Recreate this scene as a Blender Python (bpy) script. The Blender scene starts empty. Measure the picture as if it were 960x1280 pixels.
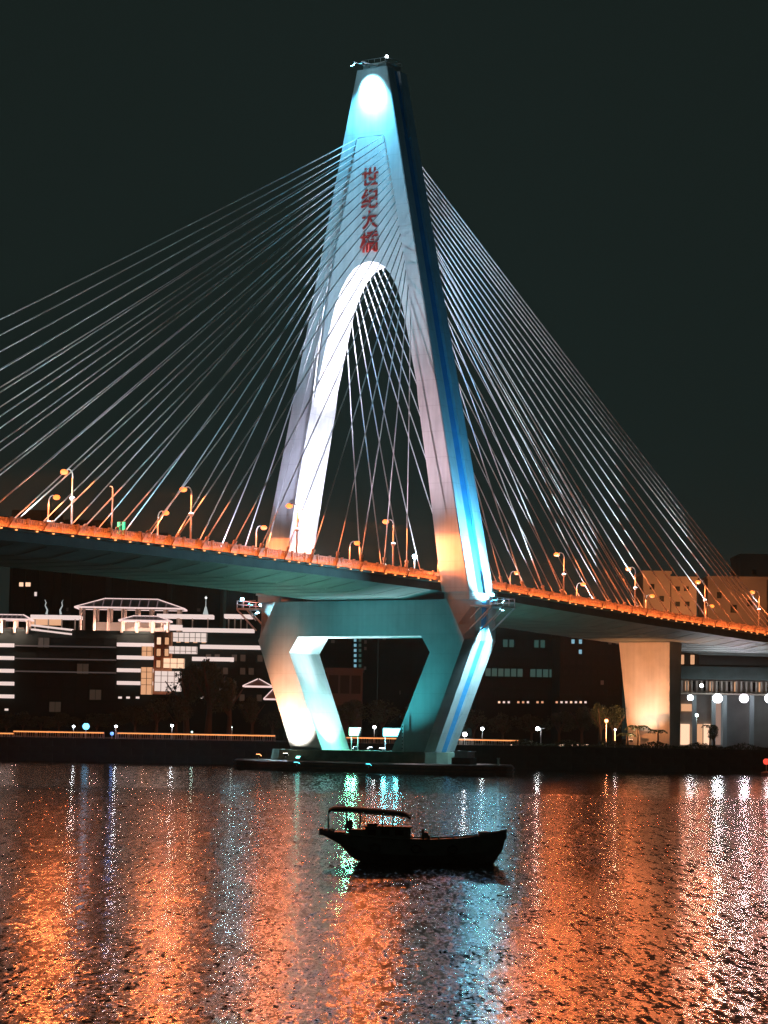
import bpy, bmesh, math, random
from mathutils import Vector, Matrix
R = math.radians
S = bpy.context.scene
random.seed(7)
COL = S.collection

# ---------------------------------------------------------------- camera
FOC, YH, CAMH, ROLL = 3200.0, 916.0, 6.0, R(1.0)
PITCH = math.atan((YH - 640) / FOC)
fw = Vector((0, math.cos(PITCH), math.sin(PITCH)))
up0 = Vector((0, -math.sin(PITCH), math.cos(PITCH)))
rt0 = Vector((1, 0, 0))
rt = rt0 * math.cos(ROLL) + up0 * math.sin(ROLL)
up = -rt0 * math.sin(ROLL) + up0 * math.cos(ROLL)
EYE = Vector((0, 0, CAMH))
cd = bpy.data.cameras.new('camera')
cam = bpy.data.objects.new('camera', cd); COL.objects.link(cam)
cd.sensor_fit = 'HORIZONTAL'; cd.sensor_width = 36; cd.lens = FOC / 960 * 36
cd.clip_start = 0.5; cd.clip_end = 6000
m3 = Matrix((rt, up, -fw)).transposed().to_4x4(); m3.translation = EYE
cam.matrix_world = m3
S.camera = cam

# ---------------------------------------------------------------- night sky, exposure
w = bpy.data.worlds.new('World'); S.world = w; w.use_nodes = True
bg = w.node_tree.nodes['Background']
bg.inputs[0].default_value = (0.62, 1.0, 0.88, 1); bg.inputs[1].default_value = 0.0140
S.view_settings.view_transform = 'Standard'; S.view_settings.look = 'None'
S.view_settings.exposure = 0; S.view_settings.gamma = 1
S.render.engine = 'CYCLES'
cy = S.cycles
cy.max_bounces = 5; cy.diffuse_bounces = 2; cy.glossy_bounces = 3; cy.transmission_bounces = 2
cy.volume_bounces = 0
cy.caustics_reflective = False; cy.caustics_refractive = False
cy.sample_clamp_indirect = 4; cy.sample_clamp_direct = 60
cy.use_light_tree = True
cy.use_denoising = True; cy.denoising_prefilter = 'NONE'

# ---------------------------------------------------------------- helpers
def ray(x, y):
    return fw + rt * ((x - 480) / FOC) - up * ((y - 640) / FOC)
def at(x, y, Y):                 # the place at distance Y seen at that point of the photograph
    d = ray(x, y); return EYE + d * (Y / d.y)
def atz(x, y, z=0.0):
    d = ray(x, y); return EYE + d * ((z - CAMH) / d.z)

_mats = {}
def mat(name, col, rough=0.7, metal=0.0, noise=0.0, scale=1.0, bump=0.0, emit=None, es=0.0, seams=None, streak=0.0):
    if name in _mats: return _mats[name]
    m = bpy.data.materials.new(name); m.use_nodes = True
    nt = m.node_tree; b = nt.nodes['Principled BSDF']
    b.inputs['Base Color'].default_value = (*col, 1)
    b.inputs['Roughness'].default_value = rough; b.inputs['Metallic'].default_value = metal
    L = nt.links.new
    if noise or bump or streak or seams:
        tc = nt.nodes.new('ShaderNodeTexCoord')
        n1 = nt.nodes.new('ShaderNodeTexNoise'); n1.inputs['Scale'].default_value = scale
        n1.inputs['Detail'].default_value = 6; L(tc.outputs['Object'], n1.inputs['Vector'])
        fac = n1.outputs['Fac']
        if streak:
            mp = nt.nodes.new('ShaderNodeMapping'); mp.inputs['Scale'].default_value = (1.6, 1.6, 0.05)
            L(tc.outputs['Object'], mp.inputs['Vector'])
            n2 = nt.nodes.new('ShaderNodeTexNoise'); n2.inputs['Scale'].default_value = 1.0; n2.inputs['Detail'].default_value = 5
            L(mp.outputs[0], n2.inputs['Vector'])
            mm = nt.nodes.new('ShaderNodeMix'); mm.data_type = 'FLOAT'; mm.inputs[0].default_value = streak
            L(fac, mm.inputs[2]); L(n2.outputs['Fac'], mm.inputs[3]); fac = mm.outputs[0]
        mr = nt.nodes.new('ShaderNodeMapRange')
        mr.inputs[1].default_value = 0.3; mr.inputs[2].default_value = 0.7
        mr.inputs[3].default_value = 1 - noise; mr.inputs[4].default_value = 1 + noise * 0.5
        L(fac, mr.inputs[0])
        val = mr.outputs[0]
        if seams:
            sx = nt.nodes.new('ShaderNodeSeparateXYZ'); L(tc.outputs['Object'], sx.inputs[0])
            dv = nt.nodes.new('ShaderNodeMath'); dv.operation = 'DIVIDE'; dv.inputs[1].default_value = seams; L(sx.outputs[2], dv.inputs[0])
            fr = nt.nodes.new('ShaderNodeMath'); fr.operation = 'FRACT'; L(dv.outputs[0], fr.inputs[0])
            lt = nt.nodes.new('ShaderNodeMath'); lt.operation = 'LESS_THAN'; lt.inputs[1].default_value = 0.03; L(fr.outputs[0], lt.inputs[0])
            m1 = nt.nodes.new('ShaderNodeMath'); m1.operation = 'MULTIPLY_ADD'; m1.inputs[1].default_value = -0.12; m1.inputs[2].default_value = 1.0
            L(lt.outputs[0], m1.inputs[0])
            m2 = nt.nodes.new('ShaderNodeMath'); m2.operation = 'MULTIPLY'; L(m1.outputs[0], m2.inputs[0]); L(val, m2.inputs[1]); val = m2.outputs[0]
        vm = nt.nodes.new('ShaderNodeVectorMath'); vm.operation = 'SCALE'; vm.inputs[0].default_value = col
        L(val, vm.inputs['Scale']); L(vm.outputs[0], b.inputs['Base Color'])
        if bump:
            bp = nt.nodes.new('ShaderNodeBump'); bp.inputs['Strength'].default_value = bump; bp.inputs['Distance'].default_value = 0.05
            L(fac, bp.inputs['Height']); L(bp.outputs[0], b.inputs['Normal'])
    if emit:
        b.inputs['Emission Color'].default_value = (*emit, 1); b.inputs['Emission Strength'].default_value = es
    _mats[name] = m
    return m
def glow(name, col, s):
    return mat(name, (0.08, 0.08, 0.08), 0.6, emit=col, es=s)

PAINT = mat('white_painted_concrete', (0.60, 0.62, 0.62), 0.62, noise=0.24, scale=0.35, bump=0.3, seams=4.0, streak=0.5)
PAINTLOW = mat('painted_concrete_base', (0.50, 0.54, 0.54), 0.7, noise=0.2, scale=0.4, bump=0.35, seams=3.0, streak=0.4)
BLUE = mat('blue_channel', (0.05, 0.28, 0.55), 0.5, noise=0.2, scale=0.5)  # blue base colour for the side channel of the legs
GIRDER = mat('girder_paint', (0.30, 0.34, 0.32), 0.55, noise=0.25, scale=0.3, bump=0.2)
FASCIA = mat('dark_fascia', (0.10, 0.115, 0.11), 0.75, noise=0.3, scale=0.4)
RAILM = mat('railing_paint', (0.62, 0.50, 0.42), 0.5, metal=0.0, noise=0.35, scale=3)
PARAPET = mat('parapet_concrete', (0.42, 0.38, 0.34), 0.8, noise=0.45, scale=1.3)
CABLE = mat('cable_sheath', (0.72, 0.74, 0.75), 0.38, noise=0.12, scale=0.6)
STEEL = mat('galvanised_steel', (0.45, 0.46, 0.47), 0.4, metal=0.5, noise=0.15, scale=2)
POLE = mat('lamp_post_paint', (0.72, 0.72, 0.72), 0.45, noise=0.1, scale=4)
DARKM = mat('dark_metal', (0.05, 0.055, 0.055), 0.5, metal=0.3)
RED = mat('red_letter_paint', (0.45, 0.025, 0.015), 0.5, noise=0.3, scale=2)
FENDER = mat('rust_red_fender', (0.11, 0.032, 0.02), 0.7, noise=0.4, scale=0.8, bump=0.4)
PLINTH = mat('mossy_plinth', (0.07, 0.10, 0.07), 0.85, noise=0.4, scale=0.7, bump=0.4)
ASPH = mat('asphalt', (0.05, 0.05, 0.05), 0.9, noise=0.2, scale=4)
STONE = mat('quay_stone', (0.032, 0.038, 0.034), 0.85, noise=0.4, scale=0.5, bump=0.4)
GROUND = mat('promenade_ground', (0.04, 0.045, 0.04), 0.9, noise=0.3, scale=0.2)

class MB:
    def __init__(s): s.v = []; s.f = []; s.mi = []; s.mats = []
    def face(s, pts, m=0):
        i = len(s.v); s.v += [tuple(p) for p in pts]; s.f.append(tuple(range(i, i + len(pts)))); s.mi.append(m)
    def loft(s, rings, cap=True, closed=True, m=0, mfun=None):
        base = len(s.v); n = len(rings[0])
        for r in rings: s.v += [tuple(p) for p in r]
        for k in range(len(rings) - 1):
            for j in range(n if closed else n - 1):
                a = base + k * n + j; b = base + k * n + (j + 1) % n
                s.f.append((a, b, b + n, a + n)); s.mi.append(mfun(j) if mfun else m)
        if cap and closed:
            s.f.append(tuple(base + j for j in range(n))[::-1]); s.mi.append(m)
            s.f.append(tuple(base + (len(rings) - 1) * n + j for j in range(n))); s.mi.append(m)
        return s
    def box(s, x0, x1, y0, y1, z0, z1, m=0):
        r = lambda z: [(x0, y0, z), (x1, y0, z), (x1, y1, z), (x0, y1, z)]
        return s.loft([r(z0), r(z1)], m=m)
    def tube(s, pts, rad, n=6, m=0):
        pts = [Vector(p) for p in pts]; rads = rad if isinstance(rad, (list, tuple)) else [rad] * len(pts)
        rings = []
        for i, p in enumerate(pts):
            t = (pts[min(i + 1, len(pts) - 1)] - pts[max(i - 1, 0)]).normalized()
            h = Vector((0, 0, 1)) if abs(t.z) < 0.95 else Vector((1, 0, 0))
            a = t.cross(h).normalized(); b = a.cross(t)
            rings.append([p + (a * math.cos(q) + b * math.sin(q)) * rads[i] for q in [2 * math.pi * j / n for j in range(n)]])
        return s.loft(rings, m=m)
    def bar(s, p, q, wd, ht, m=0):
        p = Vector(p); q = Vector(q); t = (q - p).normalized()
        h = Vector((0, 0, 1)) if abs(t.z) < 0.95 else Vector((1, 0, 0))
        a = t.cross(h).normalized() * wd / 2; b = a.cross(t).normalized() * ht / 2
        return s.loft([[c - a - b, c + a - b, c + a + b, c - a + b] for c in (p, q)], m=m)
    def ball(s, c, r, n=10, rz=None, m=0):
        rz = rz or r; rings = []
        for i in range(1, n // 2 + 1):
            t = math.pi * i / (n // 2 + 1)
            rings.append([(c[0] + r * math.sin(t) * math.cos(q), c[1] + r * math.sin(t) * math.sin(q), c[2] - rz * math.cos(t)) for q in [2 * math.pi * j / n for j in range(n)]])
        return s.loft(rings, m=m)
    def mesh(s, name, mats, smooth=False):
        me = bpy.data.meshes.new(name); me.from_pydata(s.v, [], s.f)
        for mm in (mats if isinstance(mats, (list, tuple)) else [mats]): me.materials.append(mm)
        me.polygons.foreach_set('material_index', s.mi)
        bm = bmesh.new(); bm.from_mesh(me); bmesh.ops.recalc_face_normals(bm, faces=bm.faces); bm.to_mesh(me); bm.free()
        if smooth: me.polygons.foreach_set('use_smooth', [True] * len(me.polygons))
        me.update(); return me
    def build(s, name, mats, parent=None, smooth=False, **kw):
        return link(name, s.mesh(name, mats, smooth), parent, **kw)

def link(name, data, parent=None, loc=None, label=None, cat=None, group=None, kind=None):
    o = bpy.data.objects.new(name, data); COL.objects.link(o)
    if parent: o.parent = parent
    if loc is not None: o.location = loc
    if label: o['label'] = label
    if cat: o['category'] = cat
    if group: o['group'] = group
    if kind: o['kind'] = kind
    return o
def empty(name, label, cat, loc=(0, 0, 0), rz=0.0, group=None):
    o = link(name, None, None, loc, label, cat, group); o.rotation_euler.z = rz; o.empty_display_size = 0.5
    return o
def copy_tree(o, parent=None):
    c = o.copy(); COL.objects.link(c); c.parent = parent
    for ch in list(o.children): copy_tree(ch, c)
    return c
def lamp(kind, parent, loc, col, power, radius=0.2, target=None, angle=60, blend=0.6):
    ld = bpy.data.lights.new('lamp_light', kind); ld.color = col; ld.energy = power; ld.shadow_soft_size = radius
    if kind == 'SPOT': ld.spot_size = R(angle); ld.spot_blend = blend
    o = link('lamp_light', ld, parent, loc)
    if target is not None:
        o.rotation_mode = 'QUATERNION'
        o.rotation_quaternion = (Vector(target) - Vector(loc)).to_track_quat('-Z', 'Y')
    return o

# ---------------------------------------------------------------- bridge frame of reference
TH = R(33)
U = Vector((math.cos(TH), -math.sin(TH), 0)); V = Vector((math.sin(TH), math.cos(TH), 0))
ORG = Vector((-3.4, 400, 0)) + U * 2.2
def BW(a, b, z): return ORG + U * a + V * b + Vector((0, 0, z))
def interp(x, xs, ys):
    if x <= xs[0]: return ys[0]
    for i in range(1, len(xs)):
        if x <= xs[i]:
            t = (x - xs[i - 1]) / (xs[i] - xs[i - 1]); return ys[i - 1] + t * (ys[i] - ys[i - 1])
    return ys[-1]
KB = [-170, -140, -103, -80, -60, -30, -4, 15, 34, 65, 90, 115, 200, 320]
KZ = [29.0, 29.4, 29.6, 29.7, 29.65, 29.45, 29.1, 28.65, 28.0, 27.05, 26.45, 25.85, 23.9, 21.0]
def zd(b): return interp(b, KB, KZ)
ho = lambda z: 2.85 + (110.4 - z) * 16.95 / 82.9             # outer half width of the tower
hin = lambda z: interp(z, [27.5, 29.9, 45, 57, 65, 74.5, 84.2, 99.5], [15.0, 14.55, 12.1, 9.95, 9.05, 7.8, 5.9, 2.6])
hd = lambda z: interp(z, [3, 28, 110], [3.5, 3.75, 2.9])     # half depth

bridge = empty('cable_stayed_bridge', 'long cable-stayed road bridge with one white A-shaped tower lit in blue, pink and orange', 'bridge', ORG, -TH)

# upper legs
for s in (1, -1):
    rings = []
    zs = [27.4, 29.9, 36, 45, 51, 57, 61, 65, 70, 74.5, 79, 84.2, 92, 99.5]
    for z in zs:
        i, o, d = hin(z), ho(z), hd(z); g = min(1.2, d * 0.34)
        rings.append([(s * i, -d, z), (s * (o - 0.12), -d, z), (s * o, -d + 0.12, z), (s * o, -g, z), (s * (o - 0.45), -g, z), (s * (o - 0.45), g, z), (s * o, g, z), (s * o, d - 0.12, z), (s * (o - 0.12), d, z), (s * i, d, z)])
    lg = MB().loft(rings)
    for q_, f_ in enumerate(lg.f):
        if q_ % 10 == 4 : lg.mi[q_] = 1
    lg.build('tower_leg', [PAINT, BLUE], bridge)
# head
rings = []
for z in (99.5, 104, 110.4):
    o, d = ho(z), hd(z); g = 0.28 * d
    half = [(o - 0.12, -d), (o, -d + 0.12), (o, -g), (o - 0.45, -g), (o - 0.45, g), (o, g), (o, d - 0.12), (o - 0.12, d)]
    rings.append([(x, y, z) for x, y in half] + [(-x, y, z) for x, y in half[::-1]])
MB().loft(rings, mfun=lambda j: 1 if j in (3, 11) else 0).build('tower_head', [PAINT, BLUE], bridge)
top = MB(); top.box(-2.2, 2.2, -2.1, 2.1, 110.4, 111.3); top.box(-2.3, 2.3, -2.2, 2.2, 111.3, 111.42)
top.build('tower_cap', PAINT, bridge)
tr = MB()
for x in (-2.3, -1.15, 0, 1.15, 2.3):
    for y in (-2.2, 2.2): tr.bar((x, y, 111.5), (x, y, 112.1), 0.05, 0.05)
for z in (112.1,):
    for y in (-2.2, 2.2): tr.bar((-2.3, y, z), (2.3, y, z), 0.07, 0.07)
    for x in (-2.3, 2.3): tr.bar((x, -2.2, z), (x, 2.2, z), 0.07, 0.07)
tr.build('cap_railing', STEEL, bridge)
MB().tube([(0.6, 0, 111.4), (0.6, 0, 113.2)], [0.08, 0.03]).build('lightning_rod', STEEL, bridge)
# recessed panel with the arch
def arch(t):      # t 0..1 : foot to apex
    P = [(9.93, 57.2), (9.2, 60.5), (8.35, 64.0), (7.55, 67.5), (6.95, 70.0), (6.45, 72.0), (5.85, 73.8), (5.0, 75.7), (4.0, 77.3), (2.9, 78.5), (1.6, 79.3), (0, 79.6)]
    k = t * (len(P) - 1); i = min(int(k), len(P) - 2); f = k - i
    return (P[i][0] + (P[i + 1][0] - P[i][0]) * f, P[i][1] + (P[i + 1][1] - P[i][1]) * f)
mb = MB(); N = 44
path = [arch(i / N) for i in range(N + 1)]
path = path + [(-x, z) for x, z in path[::-1][1:]]
outl = []
for x, z in path:
    zz = 57.2 + (99.5 - 57.2) * min(1, abs((z - 57.2) / (79.6 - 57.2)) ** 1.0)
    outl.append((math.copysign(hin(zz), x) if abs(x) > 1e-6 else 0.0, zz))
for sgn in (-1, 1):
    dd = [(hd(z) - 0.45) * sgn for _, z in path]; dd2 = [(hd(z) - 0.45 * max(0.02, min(1, (99.5 - z) / 9))) * sgn for _, z in outl]
    for i in range(len(path) - 1):
        mb.face([(path[i][0], dd[i], path[i][1]), (path[i + 1][0], dd[i + 1], path[i + 1][1]), (outl[i + 1][0], dd2[i + 1], outl[i + 1][1]), (outl[i][0], dd2[i], outl[i][1])])
for i in range(len(path) - 1):
    a, b = path[i], path[i + 1]; da, db = hd(a[1]) - 0.45, hd(b[1]) - 0.45
    mb.face([(a[0], -da, a[1]), (a[0], da, a[1]), (b[0], db, b[1]), (b[0], -db, b[1])])
arch_panel = mb.build('arch_panel', PAINT, bridge)
# lower legs
lz = [3.2, 6, 10, 14, 18.3, 20.2, 22.5, 26.3]
lo_in = lambda z: interp(z, [3.2, 18.3, 20.8, 27], [6.4, 13.0, 11.4, 11.4])
lo_fe = lambda z: interp(z, [3.2, 20.2, 26.3], [12.3, 19.05, 15.9])
lo_out = lambda z: interp(z, [3.2, 20.2, 26.3], [13.1, 19.75, 19.95])
for s in (1, -1):
    rings = []
    for z in sorted(set(lz + [20.8])):
        i, f, o = lo_in(z), lo_fe(z), lo_out(z); d = 3.75; e = interp(z, [3.2, 20, 27], [3.6, 4.3, 4.0])
        rings.append([(s * i, -d, z), (s * f, -d, z), (s * o, -1.9, z), (s * o, -0.1, z), (s * (o - 0.45), -0.1, z), (s * (o - 0.45), 2.0, z), (s * o, 2.0, z), (s * o, e, z), (s * (f + 0.5), e + 0.4, z), (s * i, e + 0.4, z)])
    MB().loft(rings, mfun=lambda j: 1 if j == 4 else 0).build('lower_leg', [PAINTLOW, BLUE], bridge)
    # bearing block between the lower and the upper leg
    MB().box(min(s * 15.2, s * 19.6), max(s * 15.2, s * 19.6), -3.3, 3.3, 26.3, 27.4).build('knee_block', PAINTLOW, bridge)
MB().box(-11.4, 11.4, -3.73, 3.9, 20.8, 26.3).build('crossbeam', PAINTLOW, bridge)
for a in (-9, -3, 3, 9):
    MB().box(a - 0.6, a + 0.6, -1, 1, 26.3, 26.55).build('bearing', DARKM, bridge)
# pile cap and plinth
def stadium(ax0, ax1, hb, z, n=10):
    pts = []
    for k in range(n + 1):
        q = -math.pi / 2 + math.pi * k / n; pts.append((ax1 - hb + hb * math.cos(q), hb * math.sin(q), z))
    for k in range(n + 1):
        q = math.pi / 2 + math.pi * k / n; pts.append((ax0 + hb + hb * math.cos(q), hb * math.sin(q), z))
    return pts
MB().loft([stadium(-24, 24.5, 8.2, -3), stadium(-24, 24.5, 8.2, 1.3), stadium(-23.7, 24.2, 7.9, 1.5)]).build('pile_cap', FENDER, bridge)
fe = MB()
for z in (0.45, 1.0):
    r0 = stadium(-24.15, 24.65, 8.35, z - 0.12); r1 = stadium(-24.15, 24.65, 8.35, z + 0.12); fe.loft([r0, r1])
fe.build('fender_rail', mat('fender_timber', (0.17, 0.05, 0.03), 0.8, noise=0.4, scale=1), bridge)
MB().loft([stadium(-17.5, 17.5, 5.8, 1.5), stadium(-17.2, 17.2, 5.5, 3.2)]).build('plinth', PLINTH, bridge)
# deck
def girder_ring(b):
    z = zd(b)
    return [(-14.3, b, z), (-14.3, b, z - 1.45), (-13.7, b, z - 1.6), (-8.6, b, z - 2.6), (8.6, b, z - 2.6), (13.7, b, z - 1.6), (14.3, b, z - 1.45), (14.3, b, z)]
bs = sorted(set(KB + list(range(-170, 321, 10))))
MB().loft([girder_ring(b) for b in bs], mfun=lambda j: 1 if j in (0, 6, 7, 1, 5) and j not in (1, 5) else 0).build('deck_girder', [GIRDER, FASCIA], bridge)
rib = MB()
b = -168
while b < 300:
    z = zd(b); rib.bar((-8.4, b, z - 2.62), (8.4, b, z - 2.62), 0.16, 0.06)
    for s in (1, -1): rib.bar((s * 8.8, b, z - 2.58), (s * 13.6, b, z - 1.64), 0.16, 0.06)
    b += 6.2
rib.build('soffit_rib', GIRDER, bridge, kind='stuff')
rs = MB()
rs.loft([[(-12.4, b, zd(b) + 0.08), (12.4, b, zd(b) + 0.08)] for b in bs], closed=False)
rs.build('road_surface', ASPH, bridge)
for s in (1, -1):
    MB().loft([[(s * 12.6, b, zd(b)), (s * 13.0, b, zd(b)), (s * 12.9, b, zd(b) + 0.95), (s * 12.7, b, zd(b) + 0.95)] for b in bs]).build('crash_barrier', PARAPET, bridge)
# railing
STEP = 3.1
pm = MB()
for k in range(8):
    x = (k + 0.5) * STEP / 8; pm.bar((0, x, 0.10), (0, x, 1.25), 0.22, 0.10)
pm.bar((0, 0.05, 1.3), (0, STEP - 0.05, 1.3), 0.12, 0.12); pm.bar((0, 0.05, 0.12), (0, STEP - 0.05, 0.12), 0.1, 0.1)
pm.box(-0.03, 0.03, 0.15, STEP - 0.15, 0.16, 0.80)
panel_me = pm.mesh('railing_panel', RAILM)
pp = MB(); pp.box(-0.11, 0.11, -0.12, 0.12, -0.05, 1.42); pp.box(-0.15, 0.15, -0.16, 0.16, 1.42, 1.5)
post_me = pp.mesh('railing_post', RAILM)
SOD = (1.0, 0.195, 0.05)
rl = MB(); rl.box(-0.09, 0.09, -0.11, 0.11, -0.07, 0.07)
rl_me = rl.mesh('edge_lamp', glow('edge_lamp_glow', (1.0, 0.34, 0.09), 2.6))
for s in (1, -1):
    b = -166.0; k = 0
    while b < (190 if s > 0 else 150):
        if not (-4.2 < b < 4.6 - 1.0):
            z = zd(b); dz = (zd(b + STEP) - z) / STEP
            o = link('railing_panel', panel_me, bridge, (s * 14.05, b, z)); o.rotation_euler.x = math.atan(dz)
            link('railing_post', post_me, bridge, (s * 14.05, b, z))
            if s > 0 and b > -125:
                link('edge_lamp', rl_me, bridge, (14.98, b + 0.4 + random.uniform(-0.7, 0.7), z - 0.12 + random.uniform(-.05, .05)))
        b += STEP; k += 1
tg = MB(); ls = MB()
for s in (1,):
    b0 = [b for b in bs if -130 <= b <= 190]
    for seg in ([b for b in b0 if b <= -4], [b for b in b0 if b >= 4]):
        tg.loft([[(s * 14.302, b, zd(b) - 0.30), (s * 14.86, b, zd(b) - 0.22), (s * 14.86, b, zd(b) + 0.10), (s * 14.80, b, zd(b) + 0.10), (s * 14.80, b, zd(b) - 0.14), (s * 14.302, b, zd(b) - 0.18)] for b in seg])
        ls.loft([[(s * 14.62, b, zd(b) - 0.12), (s * 14.74, b, zd(b) - 0.12), (s * 14.74, b, zd(b) - 0.02), (s * 14.62, b, zd(b) - 0.02)] for b in seg])
tg.build('added_edge_trough', PARAPET, bridge)  # added trough that hides the strip from below
ls.build('added_edge_strip', glow('added_strip_glow', (1.0, 0.20, 0.045), 30), bridge)  # added strip that lights the railing and the water orange
# stay cables
sp = [interp(i, [0, 8, 19], [1.0, 1.15, 1.5]) for i in range(20)]
ZT = [99.6]
for x in sp: ZT.append(ZT[-1] - x)
ZT[-1] = 72.5; ZT[-2] = 75.8
BB = [126, 123.5, 121, 118.5, 116, 111] + [104.75 - 5.5 * k for k in range(15)]
BB[-1] = 17.5; BB[-2] = 24.5; BB[-3] = 31.5; BB[-4] = 38
FB = [-(11.5 + 6.38 * (20 - k)) for k in range(21)]
am = MB(); am.tube([(0, 0, 0), (0, 0, 2.2)], [0.24, 0.2], 8); am.tube([(0, 0, 2.2), (0, 0, 2.5)], [0.28, 0.28], 8)
am_me = am.mesh('cable_socket', RAILM)
bk = MB()
bk.loft([[(-0.08, -0.9, -0.1), (0.08, -0.9, -0.1), (0.08, -0.05, 1.3), (-0.08, -0.05, 1.3)], [(-0.08, 0.9, -0.1), (0.08, 0.9, -0.1), (0.08, 0.05, 1.3), (-0.08, 0.05, 1.3)]])
bk_me = bk.mesh('anchor_bracket', RAILM)
for side in (1, -1):
    for k in range(21):
        zt = ZT[k]; d = hd(zt) - 0.5
        for b, sy in ((FB[k], -1), (BB[k], 1)):
            A = Vector((side * (hin(zt) - 0.1), sy * d, zt)); B = Vector((side * 13.5, b, zd(b) + 0.1))
            T = (A - B); Ln = T.length; T.normalize()
            sag = Ln * 0.004
            pts = []
            for i in range(9):
                t = i / 8; p = B + (A - B) * t; p.z -= 4 * sag * t * (1 - t); pts.append(p)
            MB().tube(pts, 0.085 if sy < 0 else 0.098, 6).build('stay_cable', CABLE, bridge, smooth=True)
            o = link('cable_socket', am_me, bridge, B); o.rotation_mode = 'QUATERNION'; o.rotation_quaternion = T.to_track_quat('Z', 'Y')
            if side > 0: link('anchor_bracket', bk_me, bridge, (14.25, b, zd(b)))
# dampers: dark rings along the cables seen through the arch are small collars
# letters
def glyph(ch, zc, size):
    fc = bpy.data.curves.new('character', 'FONT'); fc.body = ch; fc.size = size; fc.extrude = 0.09; fc.offset = 0.035
    fc.align_x = 'CENTER'; fc.align_y = 'CENTER'
    to = bpy.data.objects.new('tmp', fc); COL.objects.link(to)
    bpy.context.view_layer.update()
    me = bpy.data.meshes.new_from_object(to.evaluated_get(bpy.context.evaluated_depsgraph_get()))
    bpy.data.objects.remove(to)
    xs = [v.co.x for v in me.vertices]; ys = [v.co.y for v in me.vertices]
    cx, cy_ = (min(xs) + max(xs)) / 2, (min(ys) + max(ys)) / 2
    me.transform(Matrix.Translation((-cx, -cy_, 0)))
    me.materials.clear(); me.materials.append(RED)
    t_ = (zc - 79.6) / 19.9; d = (hd(79.6) - 0.45) * (1 - t_) + (hd(99.5) - 0.01) * t_
    o = link('character', me, arch_panel, (0.1, -d - 0.11, zc)); o.rotation_euler = (R(90), R(random.uniform(-3, 3)), 0)
    return o
for ch, zc, sz in (('世', 93.1, 3.3), ('纪', 89.5, 3.3), ('大', 86.2, 3.0), ('橋', 82.7, 3.6)): glyph(ch, zc, sz)
# shore pier
rings = []
for z, w0, dp in ((3.8, 3.2, 2.0), (6, 3.4, 2.1), (14, 4.2, 2.3), (20, 4.9, 2.4), (23.6, 5.3, 2.5)):
    rings.append([(-w0, 95 - dp, z), (5.2, 95 - dp, z), (5.2, 95 + dp, z), (-w0, 95 + dp, z)])
PIERM = mat('pier_concrete', (0.52, 0.47, 0.42), 0.8, noise=0.2, scale=0.4, bump=0.3, streak=0.4)
MB().loft(rings).build('shore_pier', PIERM, bridge)
for bb in (215, 260):
    MB().box(-7, 7, bb - 1.8, bb + 1.8, 3.8, zd(bb) - 2.62).build('shore_pier', PIERM, bridge)
# knee platforms
for s in (1, -1):
    mb = MB()
    x0, x1 = 19.95, 23.6
    mb.loft([[(s * x0, -3.6, 25.2), (s * x1, -3.6, 25.2), (s * x1, 3.6, 25.2), (s * x0, 3.6, 25.2)], [(s * x0, -3.6, 25.42), (s * x1, -3.6, 25.42), (s * x1, 3.6, 25.42), (s * x0, 3.6, 25.42)]])
    for y in (-3.4, 0, 3.4):
        mb.bar((s * x1, y, 25.2), (s * (x0 - 0.2), y, 21.8), 0.2, 0.2); mb.bar((s * (x0 + 1.8), y, 25.2), (s * (x0 - .1), y, 23.4), 0.15, 0.15)
        mb.bar((s * x1, y, 25.2), (s * x1, y, 26.6), 0.1, 0.1)
    for y in (-3.4, -1.7, 0, 1.7, 3.4):
        for x in (x1,): mb.bar((s * x, y, 25.4), (s * x, y, 26.6), 0.09, 0.09)
    for z in (26.0, 26.6):
        mb.bar((s * x1, -3.5, z), (s * x1, 3.5, z), 0.09, 0.09)
        for y in (-3.5, 3.5): mb.bar((s * x0, y, z), (s * x1, y, z), 0.09, 0.09)
    mb.build('inspection_platform', POLE, bridge)

# ---------------------------------------------------------------- street lamps on the deck
HEADG = glow('sodium_glow', (1.0, 0.21, 0.03), 2.8)
CUPG = glow('white_uplight_glow', (0.85, 0.93, 1.0), 14)
def make_lamp():
    r = empty('street_lamp', '', 'street lamp')
    p = MB(); pts = [(0, 0, 0), (0, 0, 7.2)]
    arm = [(0, 0, 7.2), (-0.05, 0, 7.75), (-0.25, 0, 8.15), (-0.6, 0, 8.35), (-1.1, 0, 8.3)]
    p.tube(pts, [0.14, 0.1], 8); p.build('pole', POLE, r, smooth=True)
    MB().tube(arm, 0.085, 8).build('arm', POLE, r, smooth=True)
    MB().loft([[(-1.0, -0.16, 8.2), (-1.75, -0.2, 8.12), (-1.75, 0.2, 8.12), (-1.0, 0.16, 8.2)], [(-1.0, -0.12, 8.38), (-1.65, -0.12, 8.34), (-1.65, 0.12, 8.34), (-1.0, 0.12, 8.38)]]).build('lamp_head', DARKM, r)
    MB().ball((-1.42, 0, 8.05), 0.50, 12, 0.36).build('lamp_glass', HEADG, r, smooth=True)
    MB().tube([(0, 0, 4.35), (0, 0, 4.6), (0, 0, 4.78)], [0.14, 0.36, 0.4], 10).build('uplight_ring', POLE, r)
    MB().tube([(0, 0, 4.79), (0, 0, 4.84)], [0.33, 0.3], 10).build('uplight_glass', CUPG, r)
    return r
proto = make_lamp()
lamps = []
NB = [(-88.9, 'tall'), (-64.5, 'tall'), (-40, 'tall'), (-15, 'tall'), (37.3, 'tall'), (62.9, 'tall'), (90.5, 'tall'), (114, 'tall'), (139, 'tall')]
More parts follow.
